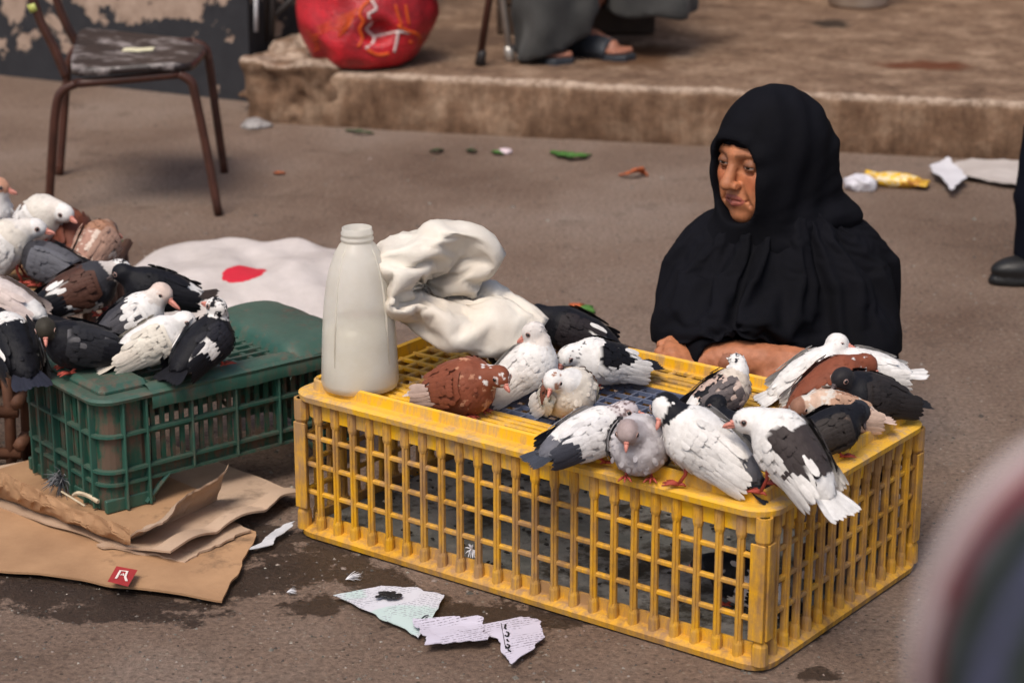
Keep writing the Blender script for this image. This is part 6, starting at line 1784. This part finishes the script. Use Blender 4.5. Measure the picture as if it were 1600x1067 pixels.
o = link('snack_wrapper', mesh_from('snack_wrapper', V - wo, Fq), M_wrap, loc=wo); tag(o, 'crumpled yellow snack wrapper on the street below the step', 'wrapper')
M_tissue = pmat('tissue', (.60, .585, .62), (.5, .48, .52), 12, .8, .3, 60, .004)
def crumple(name, px, py, r, mat, label, cat, seed, flat=.6, group=None, h=.004):
    c = G(px, py)
    def f(P):
        q = P - c; w = P + .02 * (np.stack([fbm(P, 20, s_ + seed, 2) for s_ in (1, 2, 3)], -1) - .5)
        return s_ell(q, (0, 0, r * flat * .5), (r, r * .8, r * flat)) + np.abs(fbm(w, 24, seed, 3) - .5) * r * 1.1 - r * .12
    V, Fq = nets(f, c - np.array([r * 1.5, r * 1.5, .0]), c + np.array([r * 1.5, r * 1.5, r * 1.6]), h)
    o = link(name, mesh_from(name, V - c, Fq), mat, loc=c); tag(o, label, cat, group)
crumple('tissue', 1342, 297, .048, M_tissue, 'crumpled white tissue beside the yellow wrapper', 'tissue', 3)
M_grsh = pmat('grey_board', (.46, .41, .38), (.38, .33, .30), 7, .8, .3, 40, .004)
gb = paper('board_sheet', [(1452, 276), (1600, 300), (1640, 262), (1520, 258)], M_grsh, 'bent pale grey board sheet lying below the step by the passer-by', 'board', 14, .030, 24, 14, .004, .003)
paper('board_flap', [(1450, 275), (1488, 313), (1512, 290), (1480, 262)], pmat('pale_board', (.62, .60, .62), (.5, .48, .5), 8, .8), None, None, 15, .02, 10, 8, .02, .003).parent = None
o = bpy.data.objects['board_flap']; o.parent = gb; o.location = o.location - gb.location
M_orp = pmat('orange_peel', (.50, .13, .04), (.36, .08, .03), 30, .6); M_leaf = pmat('green_leaf', (.075, .19, .035), (.035, .10, .02), 20, .6); M_pinkp = pmat('pink_paper', (.66, .54, .56), (.55, .42, .45), 30, .8); M_dleaf = pmat('wilted_leaf', (.05, .075, .03), (.03, .045, .02), 30, .8)
def strip(name, pts, w, mat, label, cat, group=None):
    Q = smooth_path([G(x, y, z) for x, y, z in pts], 5); c = Q.mean(0); c[2] = 0; mb = MB()
    rr_ = w * np.sin(np.linspace(.35, math.pi - .35, len(Q))) * (1 + .3 * np.sin(np.arange(len(Q)) * 1.7)); mb.tube(Q - c + np.array([0, 0, w * .3]), rr_, 7, flat=.35)
    o = mb.build(name, mat, loc=c, smooth=True); tag(o, label, cat, group); return o
strip('orange_peel', [(968, 276, .0), (982, 273, .012), (994, 268, .02), (1004, 270, .01), (1012, 277, 0)], .016, M_orp, 'curled orange peel lying on the open street', 'peel')
strip('leaf', [(862, 240, 0), (880, 244, .008), (900, 246, .01), (922, 245, 0)], .022, M_leaf, 'fresh green leaf flat on the street below the step', 'leaf')
for k, (x0, y0, x1, y1, mt, lab) in enumerate(((868, 484, 895, 488, M_leaf, 'green leaf beside the sack and the back of the yellow crate'), (905, 480, 930, 490, M_leaf, 'green leaf with brown stalk nearer the seated woman'), (893, 478, 915, 486, M_orp, 'brown withered stalk between two green leaves'), (770, 238, 786, 242, M_leaf, 'green stem under the pink paper bits'), (672, 238, 692, 236, M_dleaf, 'wilted dark leaf on the street before the step'), (730, 236, 744, 238, M_dleaf, 'tiny dark leaf crumb between wilted leaf and pink paper'), (540, 205, 585, 210, M_dleaf, 'dark leaf shreds against the foot of the step'))):
    strip('leaf' if mt != M_orp else 'stalk', [(x0, y0, 0), ((x0 + x1) / 2, (y0 + y1) / 2 - 1, .01), (x1, y1, 0)], .016 if k < 3 else .012, mt, lab, 'leaf' if mt != M_orp else 'stalk')
crumple('paper_bit', 790, 240, .022, M_pinkp, 'pinkish white paper bits on a green stem on the street', 'paper', 8, .5)
crumple('plastic_scrap', 402, 199, .05, pmat('grey_film', (.30, .28, .27), (.2, .18, .17), 12, .5), 'crumpled grey plastic scrap by the broken masonry', 'plastic scrap', 12, .35)
strip('carrot_bit', [(428, 272, 0), (436, 271, .006), (446, 272, 0)], .010, M_orp, 'tiny orange vegetable scrap on the street beside the rusty chair', 'scrap')
strip('dark_crumb', [(160, 380, 0), (180, 378, .006), (200, 384, 0)], .014, M_dleaf, 'dark blackened scrap on the street under the chair', 'scrap')
